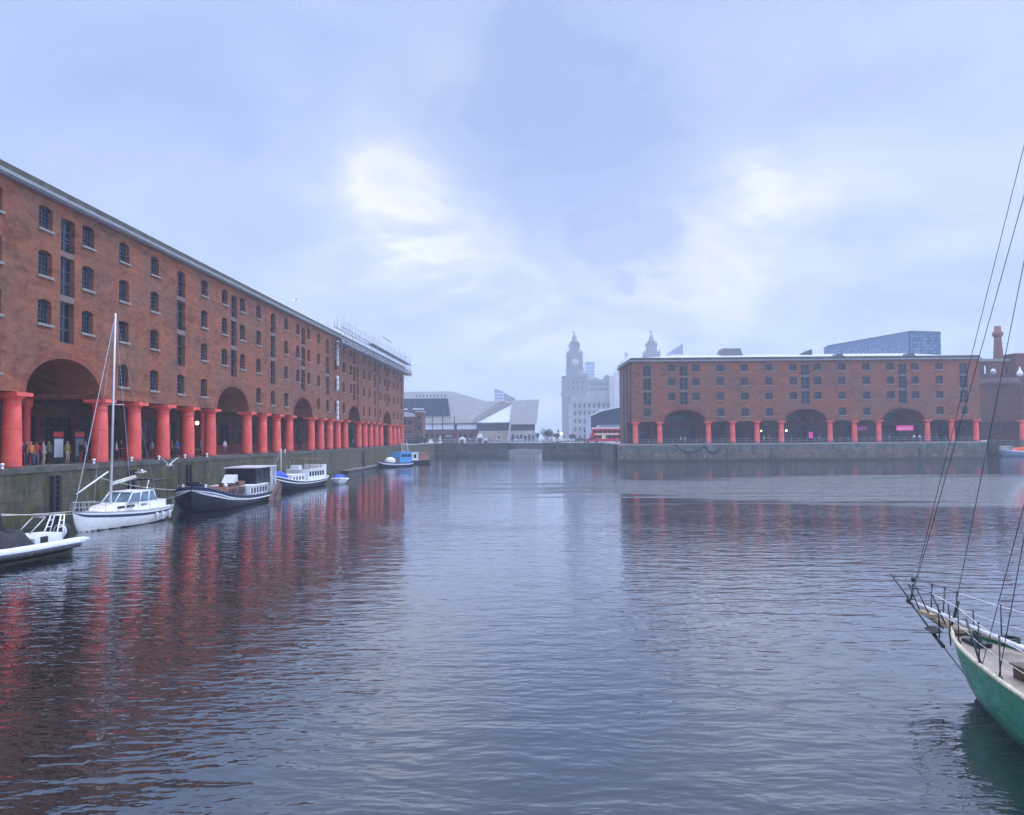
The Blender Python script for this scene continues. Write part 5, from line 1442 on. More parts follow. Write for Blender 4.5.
# ---- the clock tower building, fading in the mist
LS = mat('grey granite tower', (.17, .17, .175), .8, var=.15, scale=.15)
LS2 = mat('pale portland stone', (.55, .52, .48), .8, var=.12, scale=.15)
DW = glass('far window', (.02, .025, .03), .2)
COPG = mat('green copper', (.16, .24, .22), .6, var=.1)
def clock_tower(parent, cx, y, X, Z, s=1.0, top=330):
    """stepped tower of square tiers, clock stage, round lantern, dome and bird finial; px sizes at this depth"""
    u = abs(X(1) - X(0)) * s; zz = lambda py: Z(py) if s == 1 else Z(py)
    sq = lambda b, hw, za, zb_: b.box(cx - hw * u, cx + hw * u, y - hw * u, y + hw * u, zz(za), zz(zb_))
    b = MB(); sq(b, 8.2, 450, 368.5); sq(b, 8.7, 368.5, 367.3); sq(b, 6.8, 367.3, 353.6); sq(b, 7.5, 353.6, 352.4)
    for sx in (-1, 1):
        for sy in (-1, 1):
            b.lathe([(1.3 * u, zz(376)), (1.3 * u, zz(354)), (1.6 * u, zz(353.4)), (1.3 * u, zz(351.5)), (.3 * u, zz(349.6)), (.001, zz(348.6))], (cx + sx * 6.6 * u, y + sy * 6.6 * u, 0), 10)
    tw = b.build('tower', LS, parent)
    b = MB(); sq(b, 4.8, 352.6, 345.5); sq(b, 5.4, 345.5, 344.6)
    for i in range(12):
        a = 2 * PI * i / 12; c_ = (cx + 3.5 * u * math.cos(a), y + 3.5 * u * math.sin(a))
        b.tube((c_[0], c_[1], zz(345)), (c_[0], c_[1], zz(340.5)), .45 * u, n=8)
    b.lathe([(2.6 * u, zz(345)), (2.6 * u, zz(340.5))], (cx, y, 0), 16); b.lathe([(4.1 * u, zz(340.5)), (4.1 * u, zz(339.8)), (3.0 * u, zz(339.4)), (2.4 * u, zz(339)), (2.3 * u, zz(336.6))], (cx, y, 0), 20)
    for sx in (-1, 1):
        for sy in (-1, 1): b.lathe([(1.2 * u, zz(344.8)), (1.1 * u, zz(342.5)), (.2 * u, zz(341)), (.001, zz(340.4))], (cx + sx * 4.4 * u, y + sy * 4.4 * u, 0), 8)
    b.build('upper_stage', LS, tw)
    b = MB(); b.lathe([(2.6 * u, zz(336.8)), (2.6 * u, zz(336.2)), (2.1 * u, zz(335)), (1.5 * u, zz(333.8)), (.7 * u, zz(333)), (.5 * u, zz(332.4))], (cx, y, 0), 16)
    b.build('dome', COPG, tw)
    b = MB(); b.prism([(-.9, 0), (.6, 0), (.35, 1.6), (.9, 3.4), (1.5, 3.3), (.7, 4.3), (-.1, 3.6), (-2.2, 5.4), (-1.6, 3.2), (-.6, 1.6)], lambda x, z: (cx + x * .9, y - .5, zz(332.6) + z * .62), lambda x, z: (cx + x * .9, y + .5, zz(332.6) + z * .62))
    b.build('bird_finial', COPG, tw)
    b = MB(); b.m = 0
    for ax in (0, 1):
        c_ = (cx, y - 7.0 * u, zz(362.2)) if ax == 0 else (cx - 7.0 * u, y, zz(362.2))
        b.lathe([(0.001, -.25), (4.0 * u, -.25), (4.0 * u, .2)], c_, 28, 'Y' if ax == 0 else 'X')
    ck = b.build('clock_face', mat('pale clock face', (.42, .42, .40), .6, var=.03), tw)
    b = MB()
    c_ = Vector((cx, y - 7.0 * u - .32, zz(362.2)))
    b.bar(c_, c_ + Vector((.6 * u, 0, 2.2 * u)), .35, .2); b.bar(c_, c_ + Vector((-2.9 * u, 0, 1.0 * u)), .3, .2)
    for i in range(12):
        a = 2 * PI * i / 12; b.bar(c_ + Vector((3.0 * u * math.cos(a), 0, 3.0 * u * math.sin(a))), c_ + Vector((3.7 * u * math.cos(a), 0, 3.7 * u * math.sin(a))), .4, .15)
    b.build('clock_hands', FRAMED, ck)
    return tw
t, X, Z, Q = bg('clock_tower_building', 'tall misty stone building with two domed clock towers topped by birds', 'building', 600, 775)
b = MB()
Lx, Rx = X(563.6), X(690)
b.box(Lx, Rx, 0, 24, 0, Z(380.5)); b.box(Lx - .9, Rx, -.9, 24.5, Z(394), Z(391.8)); b.box(Lx - .5, Rx, -.5, 24.5, Z(380.5), Z(379.2))
b.box(X(563.4), X(588.5), -2.5, 20, 0, Z(392)); b.box(X(564.6), X(587.5), -1.8, 19, Z(392), Z(376.2)); b.box(X(563.2), X(589), -3, 20, Z(377), Z(375.6))
for px in (566, 571.6, 580, 585.8): b.box(X(px) - .8, X(px) + .8, -3.3, -2.4, 0, Z(393))
b.build('wall', LS, t)
cxt = X(576.0)
clock_tower(t, cxt, 8.0, X, Z)
clock_tower(t, X(654.4), 10.0, X, Z)
b = MB()
for px, py in ((607.5, 374.5), (597, 377), (616, 376.5), (583.6, 372)):
    b.box(X(px) - 3, X(px) + 3, -1, 3, Z(381), Z(py + 2.6)); b.prism([(X(px) - 3.2, Z(py + 2.6)), (X(px) + 3.2, Z(py + 2.6)), (X(px), Z(py))], lambda x, z: (x, -1.1, z), lambda x, z: (x, 3, z))
b.lathe([(5, Z(376)), (5, Z(373.6)), (4, Z(371.6)), (2, Z(370.2)), (.4, Z(369.6))], (X(583), 3, 0), 14)
b.build('gable', LS, t)
win_grid(t, [X(592.5 + i * 3.05) for i in range(8)], [Z(390.5), Z(385.8), Z(399.5), Z(404.5), Z(409.5)], -.0, 1.5, 2.6, DW)
win_grid(t, [X(568.8), X(573.8), X(578), X(582.8)], [Z(430), Z(420), Z(410), Z(400), Z(389), Z(383.5)], -2.5, 1.2, 2.8, DW)
# paler stone block standing before it
t, X, Z, Q = bg('stone_office', 'pale stone office block with tall pilasters in front of the misty clock tower', 'building', 590, 640)
b = MB(); b.box(X(571.5), X(626), 0, 30, 0, Z(401)); b.box(X(571), X(626.5), -.7, 30, Z(402.5), Z(401)); b.box(X(590.3), X(626), 1, 28, Z(401), Z(391)); b.box(X(573), X(590), 1, 28, Z(401), Z(396.5))
for i in range(12): b.box(X(573 + i * 4.8) - .5, X(573 + i * 4.8) + .5, -.5, .1, 0, Z(403))
b.build('wall', mat('mid grey portland stone', (.36, .34, .32), .8, var=.3, scale=.12), t)
win_grid(t, [X(575.3 + i * 4.8) for i in range(10)], [Z(439), Z(431), Z(423), Z(415), Z(407.5)], 0, 1.7, 3.2, DW)
# domed building behind the right warehouse
t, X, Z, Q = bg('domed_building', 'misty domed stone building peeping over the left corner of the right warehouse', 'building', 640, 600)
b = MB(); b.box(X(616.5), X(700), 6, 40, 0, Z(373)); b.box(X(616.2), X(620.3), 4, 10, 0, Z(371)); b.build('wall', LS2, t)
b = MB(); cx = X(630.2); u = X(1) - X(0)
b.lathe([(10.3 * u, Z(378)), (10.3 * u, Z(371.5)), (10.8 * u, Z(371)), (10.6 * u, Z(370)), (10.2 * u, Z(367)), (9.3 * u, Z(363.8)), (7.8 * u, Z(361)), (5.6 * u, Z(358.6)), (3.4 * u, Z(357.6))], (cx, 14, 0), 28); b.build('dome', mat('grey lead dome', (.33, .34, .35), .6, var=.12, scale=.3), t)
b = MB(); b.lathe([(2.6 * u, Z(358.4)), (2.6 * u, Z(357.2)), (1.9 * u, Z(356.9)), (1.9 * u, Z(352.2)), (2.4 * u, Z(351.8)), (2.1 * u, Z(350.6)), (1.1 * u, Z(349)), (.3 * u, Z(348.4)), (.2 * u, Z(346.8)), (.001, Z(346.6))], (cx, 14, 0), 14); b.build('lantern', LS2, t)
# skyscrapers lost in the cloud
def tower(nm, pxs, top, d, depth, m=GLASSB, name='tower_block'):
    t, X, Z, Q = bg(name, nm, 'tower block', sum(pxs) / 2, d)
    b = MB(); b.elev([(X(pxs[0]), 0), (X(pxs[1]), 0), (X(pxs[1]), Z(top[1])), (X(pxs[0]), Z(top[0]))], 0, depth); b.build('wall', m, t)
    f = MB(); z = 6
    while z < min(Z(top[0]), Z(top[1])) - 3: f.box(X(pxs[0]) - .15, X(pxs[1]) + .15, -.25, -.003, z, z + .9); z += 4
    x = X(pxs[0])
    while x < X(pxs[1]): f.box(x, x + .35, -.5, -.26, 0, min(Z(top[0]), Z(top[1])) - 3); x += 3.4
    f.build('floor_bands', LS2, t)
    return t
tower('faint bluish tower block with a stepped top in the mist above the museum', (494.6, 503.5), (388.6, 391.2), 1010, 25)
tower('faint lower tower block beside the stepped one above the museum', (504, 515.5), (392.4, 398.5), 1020, 25)
tower('faint pale blue slab tower in the mist right of the clock tower', (586.7, 595.4), (361.6, 361.9), 1060, 25)
tower('very faint sloping topped tower in the mist behind the right warehouse', (671.5, 684.5), (351.5, 342.8), 1080, 25)

# black glass block with a pale roof edge
t, X, Z, Q = bg('glass_block', 'dark blue glass building with a sloping white roof edge behind the red bus', 'building', 606, 330)
b = MB(); b.elev(Q([(591.2, 416), (601.8, 411.4), (612, 409.2), (640, 404), (640, 447), (591.2, 447)]), 0, 24); b.build('wall', glass('black blue glass', (.012, .028, .05), .12, .15), t)
b = MB()
for a, c_ in (((590.6, 415.4), (601.8, 410.8)), ((601.8, 410.8), (612, 408.4)), ((612, 408.4), (640, 403.2))): b.bar((X(a[0]), -.3, Z(a[1])), (X(c_[0]), -.3, Z(c_[1])), .5, .5)
b.box(X(601), X(605), 3, 8, Z(412), Z(408.6)); b.build('roof_edge', GREYW, t)
t, X, Z, Q = bg('pavilion', 'low grey roofed pavilion between the dark glass building and the red bus', 'building', 609, 300)
b = MB(); b.elev(Q([(596.5, 430.5), (600.3, 424.8), (640, 424.8), (640, 430.5)]), 0, 10); b.build('roof', mat('mid grey roof', (.24, .25, .28), .6), t)
b = MB(); b.box(X(598), X(640), .5, 9.5, 0, Z(430.5)); b.build('wall', SLATE, t)
# patterned glass building over the right warehouse
t, X, Z, Q = bg('glass_office', 'blue glass office with slanting roofline and white slit pattern above the right warehouse', 'building', 890, 330)
b = MB(); b.elev(Q([(828.4, 345.6), (912.6, 331.3), (912.6, 447), (828.4, 447)]), 0, 3); b.build('west_wing', mat('grey blue panel', (.09, .16, .27), .35, var=.1), t)
b = MB(); b.elev(Q([(912.61, 331.3), (942.6, 332.6), (942.6, 447), (912.61, 447)]), -.6, 30); b.build('east_wing', GLASSB, t)
b = MB(); rr = random.Random(5)
for i in range(34):
    px = 831 + i * 2.4; ytop = 345.6 - (px - 828.4) * .17
    for j in range(7):
        py = 354 - j * 3.6 + (i % 2) * 1.6
        if py - 2.6 < ytop + 3.2: continue
        if rr.random() < (.8 if j < 2 else .3): b.box(X(px), X(px) + .38 + .25 * (j < 2), -.08, -.002, Z(py), Z(py - 2.4))
b.build('slit_pattern', mat('pale slit', (.20, .28, .38), .5), t)
b = MB()
for j in range(6):
    for i in range(14):
        if rr.random() < .6: b.box(X(914 + i * 2.0), X(915.5 + i * 2.0), -.68, -.602, Z(353 - j * 3.2), Z(351.6 - j * 3.2))
for px in (912.8, 927, 942.2): b.box(X(px) - .12, X(px) + .12, -.72, -.603, Z(356), Z(333.2))
b.build('blind_pattern', mat('pale blue blinds', (.15, .28, .40), .5), t)
b = MB(); b.bar((X(828.2), -.1, Z(345.2)), (X(912.6), -.1, Z(331)), .35, .3); b.bar((X(912.6), -.7, Z(331.0)), (X(942.8), -.7, Z(332.3)), .35, .3); b.build('parapet', SLATE, t)

# ---- pump house with its chimney
t, X, Z, Q = bg('pump_house', 'dark brick pump house with a round turret and tall octagonal chimney at the right edge', 'pump house', 1000, 228)
u = X(1001) - X(1000)
b = MB(); cx = X(1000.5, 5.5)
b.lathe([(19.5 * u, 0), (19.5 * u, Z(404.5)), (20.2 * u, Z(404.2)), (20.2 * u, Z(401)), (19 * u, Z(400.4)), (18.6 * u, Z(384.5)), (19.8 * u, Z(384)), (19.0 * u, Z(381))], (cx, 20.5 * u, 0), 40)
b.build('turret', BRICK2, t)
b = MB(); b.lathe([(18.7 * u, Z(385)), (20.0 * u, Z(384.1)), (20.2 * u, Z(381.3)), (19.3 * u, Z(380.6)), (19.3 * u, Z(377.5)), (18.3 * u, Z(377.5)), (18.3 * u, Z(379)), (.1, Z(379))], (cx, 20.5 * u, 0), 40); b.lathe([(19.7 * u, Z(405)), (20.6 * u, Z(404.6)), (20.6 * u, Z(400.6)), (19.2 * u, Z(400))], (cx, 20.5 * u, 0), 40); b.build('stone_bands', mat('dark brick band', (.10, .055, .05), .85, var=.3), t)
b = MB(); yb2 = 34 * u
slots = [(X(986.2, yb2), X(988.6, yb2)), (X(1007.2, yb2), X(1009.6, yb2))]
outer = [(X(974, yb2), 0), (X(1017.5, yb2), 0), (X(1017.5, yb2), Z(355.6)), (X(974, yb2), Z(358.2))]
hs = [[(a, Z(371)), (c_, Z(371)), (c_, Z(363.5)), ((a + c_) / 2, Z(361.5)), (a, Z(363.5))] for a, c_ in slots]
b.holes(outer, hs, lambda x, z: (x, yb2, z)); b.holes(outer, hs, lambda x, z: (x, yb2 + .5, z)); b.loop_wall(outer, lambda x, z: (x, yb2, z), lambda x, z: (x, yb2 + .5, z))
for h in hs: b.loop_wall(h, lambda x, z: (x, yb2, z), lambda x, z: (x, yb2 + .5, z))
b.box(X(1017.6, 25 * u), X(1060), 25 * u, 60 * u, 0, Z(352.2)); b.box(X(1016.8, 25 * u), X(1061), 24.4 * u, 61 * u, Z(352.2), Z(350.8))
b.build('wall', BRICK2, t)
b = MB(); b.box(X(974, yb2), X(1017.5, yb2), yb2 - .3, yb2 + .8, Z(358.2), Z(355.5)); b.build('coping', STONE, t)
win_grid(t, [X(1011)], [Z(397), Z(433)], 2.2 * u + 2.4, .9, 2.6, GLASSD)
b = MB(); yy = 44 * u; cx = X(1000.6, yy)
b.lathe([(5.6 * u, 0), (5.4 * u, Z(360)), (3.9 * u, Z(336)), (3.7 * u, Z(331.6))], (cx, yy, 0), 8)
b.lathe([(3.8 * u, Z(331.8)), (4.8 * u, Z(330.6)), (5.6 * u, Z(329)), (5.4 * u, Z(326.6)), (3.6 * u, Z(325.6)), (3.5 * u, Z(320.2)), (3.0 * u, Z(320.2)), (3.0 * u, Z(324))], (cx, yy, 0), 8)
b.build('chimney', mat('sooty brick', (.20, .085, .06), .85, var=.3, scale=.6), t)
b = MB(); b.lathe([(.1, -.25), (.6, -.1), (.85, .15)], (X(994, 1), 1.0 * u, Z(371.5)), 18, 'Y'); b.tube((X(994), 1.5 * u, Z(371.5)), (X(994), 4 * u, Z(378)), .06, n=6); b.build('satellite_dish', STEEL, t)
# column and pale lamp of the next warehouse at the very edge
pc = G(1022.5, 205, ZQ)
t = thing('brick_pier', 'red column under a brick corner at the extreme right edge of the photo', 'building corner', (pc.x, pc.y, 0), ALPHA)
b = MB(); b.box(-1.2, 30, -1.2, 24, -1, ZQ); b.build('plinth', WALL_R, t)
b = MB(); b.box(-.5, 30, -.5, 20, ZQ + 4.6, ZQ + 13.0); b.box(2.5, 30, 2.5, 20, ZQ, ZQ + 4.6); b.build('wall', BRICK2, t)
s_, c_ = column_meshes(); o = s_.build('column', RED, t); o.location = (.1, .1, ZQ); q = c_.build('capital', RED, o)
pz = G(1021.8, 224, ZQ)
t = thing('lamp_post', 'tall pole with a white domed lamp before the pump house, right edge', 'lamp post', (pz.x, pz.y, ZQ), 0)
b = MB(); b.tube((0, 0, 0), (0, 0, 17.2), .16, .10, 10); b.build('pole', FRAMED, t)
b = MB(); b.lathe([(.2, 16.9), (.7, 17.2), (.8, 17.6), (.65, 18.1), (.3, 18.6), (.12, 19.4), (.001, 19.6)], n=16); b.build('lamp_head', WHITE, t)

# ---- bus, cars, lit lamp on the far right quay
BUSRED = mat('bus red paint', (.60, .02, .025), .35, var=.06)
pb = G(607, 250)
t = thing('double_decker_bus', 'red double decker bus with a white roof parked left of the right warehouse', 'bus', (pb.x, pb.y, ZQ), ALPHA)
BL = 9.6
b = MB()
b.elev([(-BL / 2, .35), (BL / 2, .35), (BL / 2, 4.1), (-BL / 2 + .5, 4.1), (-BL / 2 + .1, 2.4), (-BL / 2, 2.3)], 0, 2.5); body = b.build('body', BUSRED, t)
b = MB(); b.elev([(-BL / 2 + .4, 4.1), (BL / 2, 4.1), (BL / 2 - .2, 4.42), (-BL / 2 + .8, 4.42)], .1, 2.4); b.build('roof', WHITE, t)
for z0, z1 in ((1.2, 2.05), (2.85, 3.65)):
    for i in range(6):
        b = MB(); x = -BL / 2 + .7 + i * 1.45; b.box(x, x + 1.25, -.03, .02, z0, z1); b.build('side_window', GLASSD, body)
b = MB(); b.box(-BL / 2 - .03, -BL / 2 + .06, .2, 2.3, 1.1, 2.1); b.build('windscreen', GLASSD, body)
b = MB(); b.box(-3.6, 3.4, -.045, -.002, 2.2, 2.7); b.build('side_advert', CREAM, body)
for x in (-3.2, 2.9):
    b = MB(); b.lathe([(.3, -.05), (.5, 0), (.5, .3), (.3, .34)], (x, .05, .5), 18, 'Y'); w = b.build('wheel', BLACK, t)
    b = MB(); b.lathe([(.001, -.07), (.28, -.06), (.28, .0)], (x, .05, .5), 14, 'Y'); b.build('hub', STEEL, w)
def car(px, d, col, nm, rz=0.0, L=4.2):
    p = G(px, d)
    t = thing('parked_car', nm, 'car', (p.x, p.y, ZQ), ALPHA + rz, 'cars beyond the far quay')
    m = mat('car ' + nm, col, .3, var=.04)
    b = MB()
    b.elev([(-L / 2, .3), (L / 2, .3), (L / 2, .75), (L * .44, .9), (L * .25, .95), (-L * .32, .95), (-L / 2, .8)], 0, 1.75)
    b.prism([(-L * .34, .95), (L * .26, .95), (L * .1, 1.42), (-L * .24, 1.42)], lambda x, z: (x, .1 + (z - .95) * .2, z), lambda x, z: (x, 1.65 - (z - .95) * .2, z)); b.build('body', m, t)
    b = MB(); b.prism([(-L * .29, 1.0), (L * .2, 1.0), (L * .08, 1.35), (-L * .21, 1.35)], lambda x, z: (x, .06, z), lambda x, z: (x, 1.69, z)); b.build('windows', GLASSD, t)
    for x in (-L * .3, L * .3):
        for y in (0, 1.55): 
            b = MB(); b.lathe([(.2, -.03), (.31, 0), (.31, .2), (.2, .23)], (x, y, .31), 14, 'Y'); b.build('wheel', BLACK, t)
car(592.5, 243.5, (.45, .02, .03), 'small red car at the nose of the red bus')
car(547, 352, (.7, .7, .72), 'white car nearest the tree beyond the footbridge', .2)
car(572, 300, (.55, .57, .6), 'silver car under the clock tower beyond the quay railing', .1)
car(581, 296, (.04, .05, .07), 'dark car beside the silver one beyond the quay railing', -.1)
car(519, 350, (.6, .62, .65), 'pale car beyond the footbridge in front of the museum', .1)
def lamp_post(px, d, py, nm, lit=None, arm=0.0, gr='street lamps on the far quay'):
    p = G(px, d); h = (hor(px) - py) * d / F + CZ - ZQ
    t = thing('street_lamp', nm, 'street lamp', (p.x, p.y, ZQ), ALPHA, gr)
    b = MB(); b.tube((0, 0, 0), (0, 0, 1), .12, .09, 8); b.tube((0, 0, 1), (0, 0, h), .07, .05, 8)
    if arm: b.tube((0, 0, h), (arm, 0, h - .1), .05, n=6)
    b.build('post', FRAMED, t)
    b = MB(); b.lathe([(.1, -.35), (.3, -.1), (.32, .1), (.2, .25), (.05, .4)], (arm, 0, h), 12); b.build('lantern', lit or FRAMED, t)
LAMP2 = mat('lit yellow lamp', (1, .85, .5), .5, emit=(1, .85, .45), estr=2.2)
lamp_post(565, 241, 433.6, 'lit yellow lamp on a post right of the footbridge', LAMP2, -1.0)
lamp_post(558.4, 243.5, 431, 'thick dark unlit post right of the footbridge, left of the lit lamp')
lamp_post(585, 240, 431, 'unlit lamp post just left of the red bus')
lamp_post(499, 262, 437, 'unlit lamp post at the left end of the footbridge')
lamp_post(532.6, 330, 428.5, 'dark lamp post by the museum ramp beyond the footbridge')
p = G(603.8, 238.6)
t = thing('notice_board', 'square cream notice board on a post in front of the red bus', 'sign', (p.x, p.y, ZQ), ALPHA)
b = MB(); b.box(-.55, .55, -.05, .05, 1.0, 2.2); b.build('panel', mat('pale yellow panel', (.72, .62, .35), .6), t)
b = MB(); b.tube((0, .06, 0), (0, .06, 2.2), .05, n=6); b.build('post', FRAMED, t)

# ---- trees
LEAF = [mat('leaf dull green', (.045, .075, .035), .8, var=.3), mat('leaf dark green', (.03, .05, .03), .8, var=.3), mat('leaf yellow green', (.075, .095, .04), .8, var=.3)]
BARK = mat('bark', (.07, .055, .045), .9, var=.3)
def tree(px, d, py, wpx, nm, seed, n_=1500, kind='broadleaf_tree', trunk=.28):
    rr = random.Random(seed); p = G(px, d); h = (hor(px) - py) * d / F + CZ - ZQ; r = wpx * d / F / 2
    t = thing(kind, nm, 'tree', (p.x, p.y, ZQ), rr.uniform(0, 6), None)
    b = MB(); b.tube((0, 0, 0), (.1, 0, h * trunk), .22, .16, 8)
    cl = []
    for i in range(9):
        a = rr.uniform(0, 2 * PI); e = rr.uniform(.2, 1.0)
        q = Vector((math.cos(a) * r * .62 * rr.uniform(.3, 1), math.sin(a) * r * .62 * rr.uniform(.3, 1), h * (trunk + .12 + (1 - trunk - .27) * e)))
        b.tube((.1, 0, h * trunk * rr.uniform(.8, 1)), q, .09, .03, 5); cl.append((q, r * rr.uniform(.3, .52)))
    b.build('trunk', BARK, t)
    c = MB()
    for i in range(n_):
        q, cr = rr.choice(cl); v = Vector((rr.gauss(0, 1), rr.gauss(0, 1), rr.gauss(0, .8)))
        v = v.normalized() * cr * rr.uniform(.35, 1.08) ** .6
        o = q + v; s = rr.uniform(.12, .3)
        u_ = Vector((rr.gauss(0, 1), rr.gauss(0, 1), rr.gauss(0, .6))).normalized(); w_ = u_.cross(Vector((rr.gauss(0, 1), rr.gauss(0, 1), rr.gauss(0, 1)))).normalized()
        c.m = rr.choice((0, 0, 1, 2)); c.quad(o - u_ * s, o + w_ * s * .6, o + u_ * s, o - w_ * s * .6)
    c.build('crown', LEAF, t, fix=False)
tree(547.5, 352, 428.6, 15, 'rounded green tree beyond the footbridge, largest one', 1)
tree(556.5, 350, 433.0, 8, 'lower green tree touching the right side of the largest tree', 2, 700)
tree(572, 350, 434.0, 8.5, 'small dark tree at the foot of the clock tower', 3, 800)
tree(408, 262, 438.0, 7, 'dark bush left of the awning at the left quay corner', 4, 700, trunk=.1)
tree(418, 268, 436.5, 8, 'dark bush right of the awning below the brick house', 5, 800, trunk=.1)
tree(425, 275, 438, 7, 'low dark bush between the brick house and the grey totem', 6, 600, trunk=.1)
tree(537.5, 345, 432, 5, 'thin small tree against the museum ramp', 8, 500)
HAZE_D = 0.00058
# ------------------------------------------------------------------ people
def body_mesh(pose):
    v = []; e = []; r = []
    def a(p, rad, par=None):
        v.append(p); r.append(rad)
        if par is not None: e.append((par, len(v) - 1))
        return len(v) - 1
    st = pose['stride']; ar = pose['arm']
    pel = a((0, 0, .95), .145); wa = a((0, 0, 1.12), .135, pel); chs = a((0, 0, 1.33), .165, wa); nb = a((0, 0, 1.47), .085, chs); nk = a((0, .0, 1.54), .055, nb)
    hd = a((0, -.01, 1.62), .095, nk); ht = a((0, -.01, 1.74), .075, hd)
    for s in (1, -1):
        sh = a((s * .185, 0, 1.41), .065, chs); el = a((s * .24, .02 + ar * s * .12, 1.14), .047, sh); bend = pose.get('bend', 0)
        wr = a((s * .24 - s * .1 * bend, -.08 - .18 * bend + ar * s * .12, .90 + .22 * bend), .036, el); a((s * .235 - s * .13 * bend, -.12 - .22 * bend + ar * s * .12, .81 + .30 * bend), .032, wr)
        hp = a((s * .095, 0, .88), .095, pel); kn = a((s * .10, -.05 - st * s * .16, .50), .068, hp); an = a((s * .10, .0 - st * s * .30 + .02, .09), .045, kn); a((s * .11, -.14 - st * s * .30, .04), .038, an)
    me = bpy.data.meshes.new('person'); me.from_pydata([(p[0], p[1], p[2]) for p in v], e, [])
    o = bpy.data.objects.new('tmp', me); COL.objects.link(o)
    md = o.modifiers.new('s', 'SKIN'); sv = me.skin_vertices[0].data
    for i, q in enumerate(r): sv[i].radius = (q, q * .85); sv[i].use_root = (i == 0)
    o.modifiers.new('u', 'SUBSURF').levels = 1
    dg = bpy.context.evaluated_depsgraph_get(); dg.update()
    m2 = bpy.data.meshes.new_from_object(o.evaluated_get(dg))
    bpy.data.objects.remove(o)
    for k in range(4): m2.materials.append(None)
    for p in m2.polygons:
        c = p.center; p.use_smooth = True
        if c.z > 1.66 or (c.z > 1.58 and c.y > .02): p.material_index = 3
        elif c.z > 1.50 or (abs(c.x) > .19 and c.z < .90 + .22 * pose.get('bend', 0)): p.material_index = 0
        elif c.z > .93: p.material_index = 1
        else: p.material_index = 2
        if c.z < .09: p.material_index = 3
    return m2
POSES = [body_mesh({'stride': 0, 'arm': 0}), body_mesh({'stride': 1, 'arm': 1}), body_mesh({'stride': .2, 'arm': 0, 'bend': 1})]
SKIN = mat('skin', (.45, .27, .2), .6, var=.05)
HAIRS = [mat('hair dark', (.02, .015, .012), .7), mat('hair fair', (.3, .2, .1), .7)]
CLO = {'pale pink': (.62, .42, .42), 'navy': (.02, .03, .08), 'black': (.012, .012, .014), 'orange': (.6, .2, .06), 'white': (.7, .7, .7), 'grey': (.2, .2, .22), 'red': (.5, .03, .03), 'olive': (.12, .13, .06), 'blue': (.05, .14, .4), 'beige': (.42, .34, .24), 'mustard': (.28, .19, .06), 'teal': (.02, .2, .2)}
def person(x, y, z, pose, top, legs, where, rz, hair=0, gr=None):
    o = bpy.data.objects.new('person', POSES[pose]); COL.objects.link(o)
    for i, m in enumerate((SKIN, mat('cloth ' + top, CLO[top], .8, var=.15), mat('cloth ' + legs, CLO[legs], .8, var=.15), HAIRS[hair])):
        o.material_slots[i].link = 'OBJECT'; o.material_slots[i].material = m
    o.location = (x, y, z); o.rotation_euler = (0, 0, rz + math.sin(x * 7.3 + y) * .9)
    tag(o, 'person in %s top, %s trousers, %s' % (top, legs, where), 'person', gr)
A1 = 'people in the left arcade'
for px, X_, pose, top, legs, where, rz in (
    (22, -35.8, 2, 'navy', 'black', 'standing right beside the nearest red column', 1.0), (27, -36.4, 2, 'black', 'navy', 'in the group right of the nearest red column', 2.2),
    (31, -35.6, 1, 'orange', 'navy', 'walking under the first big arch', 1.5), (36.5, -36.0, 2, 'red', 'grey', 'at right of the group under the first arch', -2.0),
    (43.2, -35.4, 0, 'pale pink', 'beige', 'standing under the middle of the first big arch', 1.7), (49, -37, 1, 'olive', 'black', 'walking deep behind the pale pink dressed person', 1.5),
    (67.5, -36.2, 0, 'mustard', 'beige', 'standing alone right of centre under the first big arch', 1.4), (80.5, -36, 2, 'black', 'red', 'left of the column before the yacht mast', 2.0),
    (85.5, -36.6, 1, 'grey', 'navy', 'walking close to the column before the yacht mast', 1.5), (116.5, -36, 0, 'white', 'navy', 'right behind the yacht mast', 1.2),
    (121, -36.4, 2, 'navy', 'black', 'just right of the yacht mast', 1.9), (147, -36, 1, 'black', 'navy', 'between the first two columns right of the mast', 1.5),
    (152, -36.5, 0, 'grey', 'black', 'close left of the second column right of the mast', 1.5), (172, -35.6, 0, 'mustard', 'black', 'touching the second column right of the mast', 1.5),
    (177, -36.4, 1, 'blue', 'navy', 'walking left of the third column right of the mast', 1.5), (200, -36, 2, 'teal', 'black', 'standing below the bright arcade lamp', 1.5),
    (225, -36.4, 0, 'white', 'grey', 'standing under the second big arch', 1.5), (300, -36.6, 1, 'navy', 'black', 'walking under the third big arch', 1.5), (353, -36, 0, 'grey', 'navy', 'standing under the fourth arch of the left arcade', 1.5)):
    person(X_, LU(px, X_), ZQ, pose, top, legs, where, rz, hair=int(px) % 2, gr=A1)
A2 = 'people on the far quay'
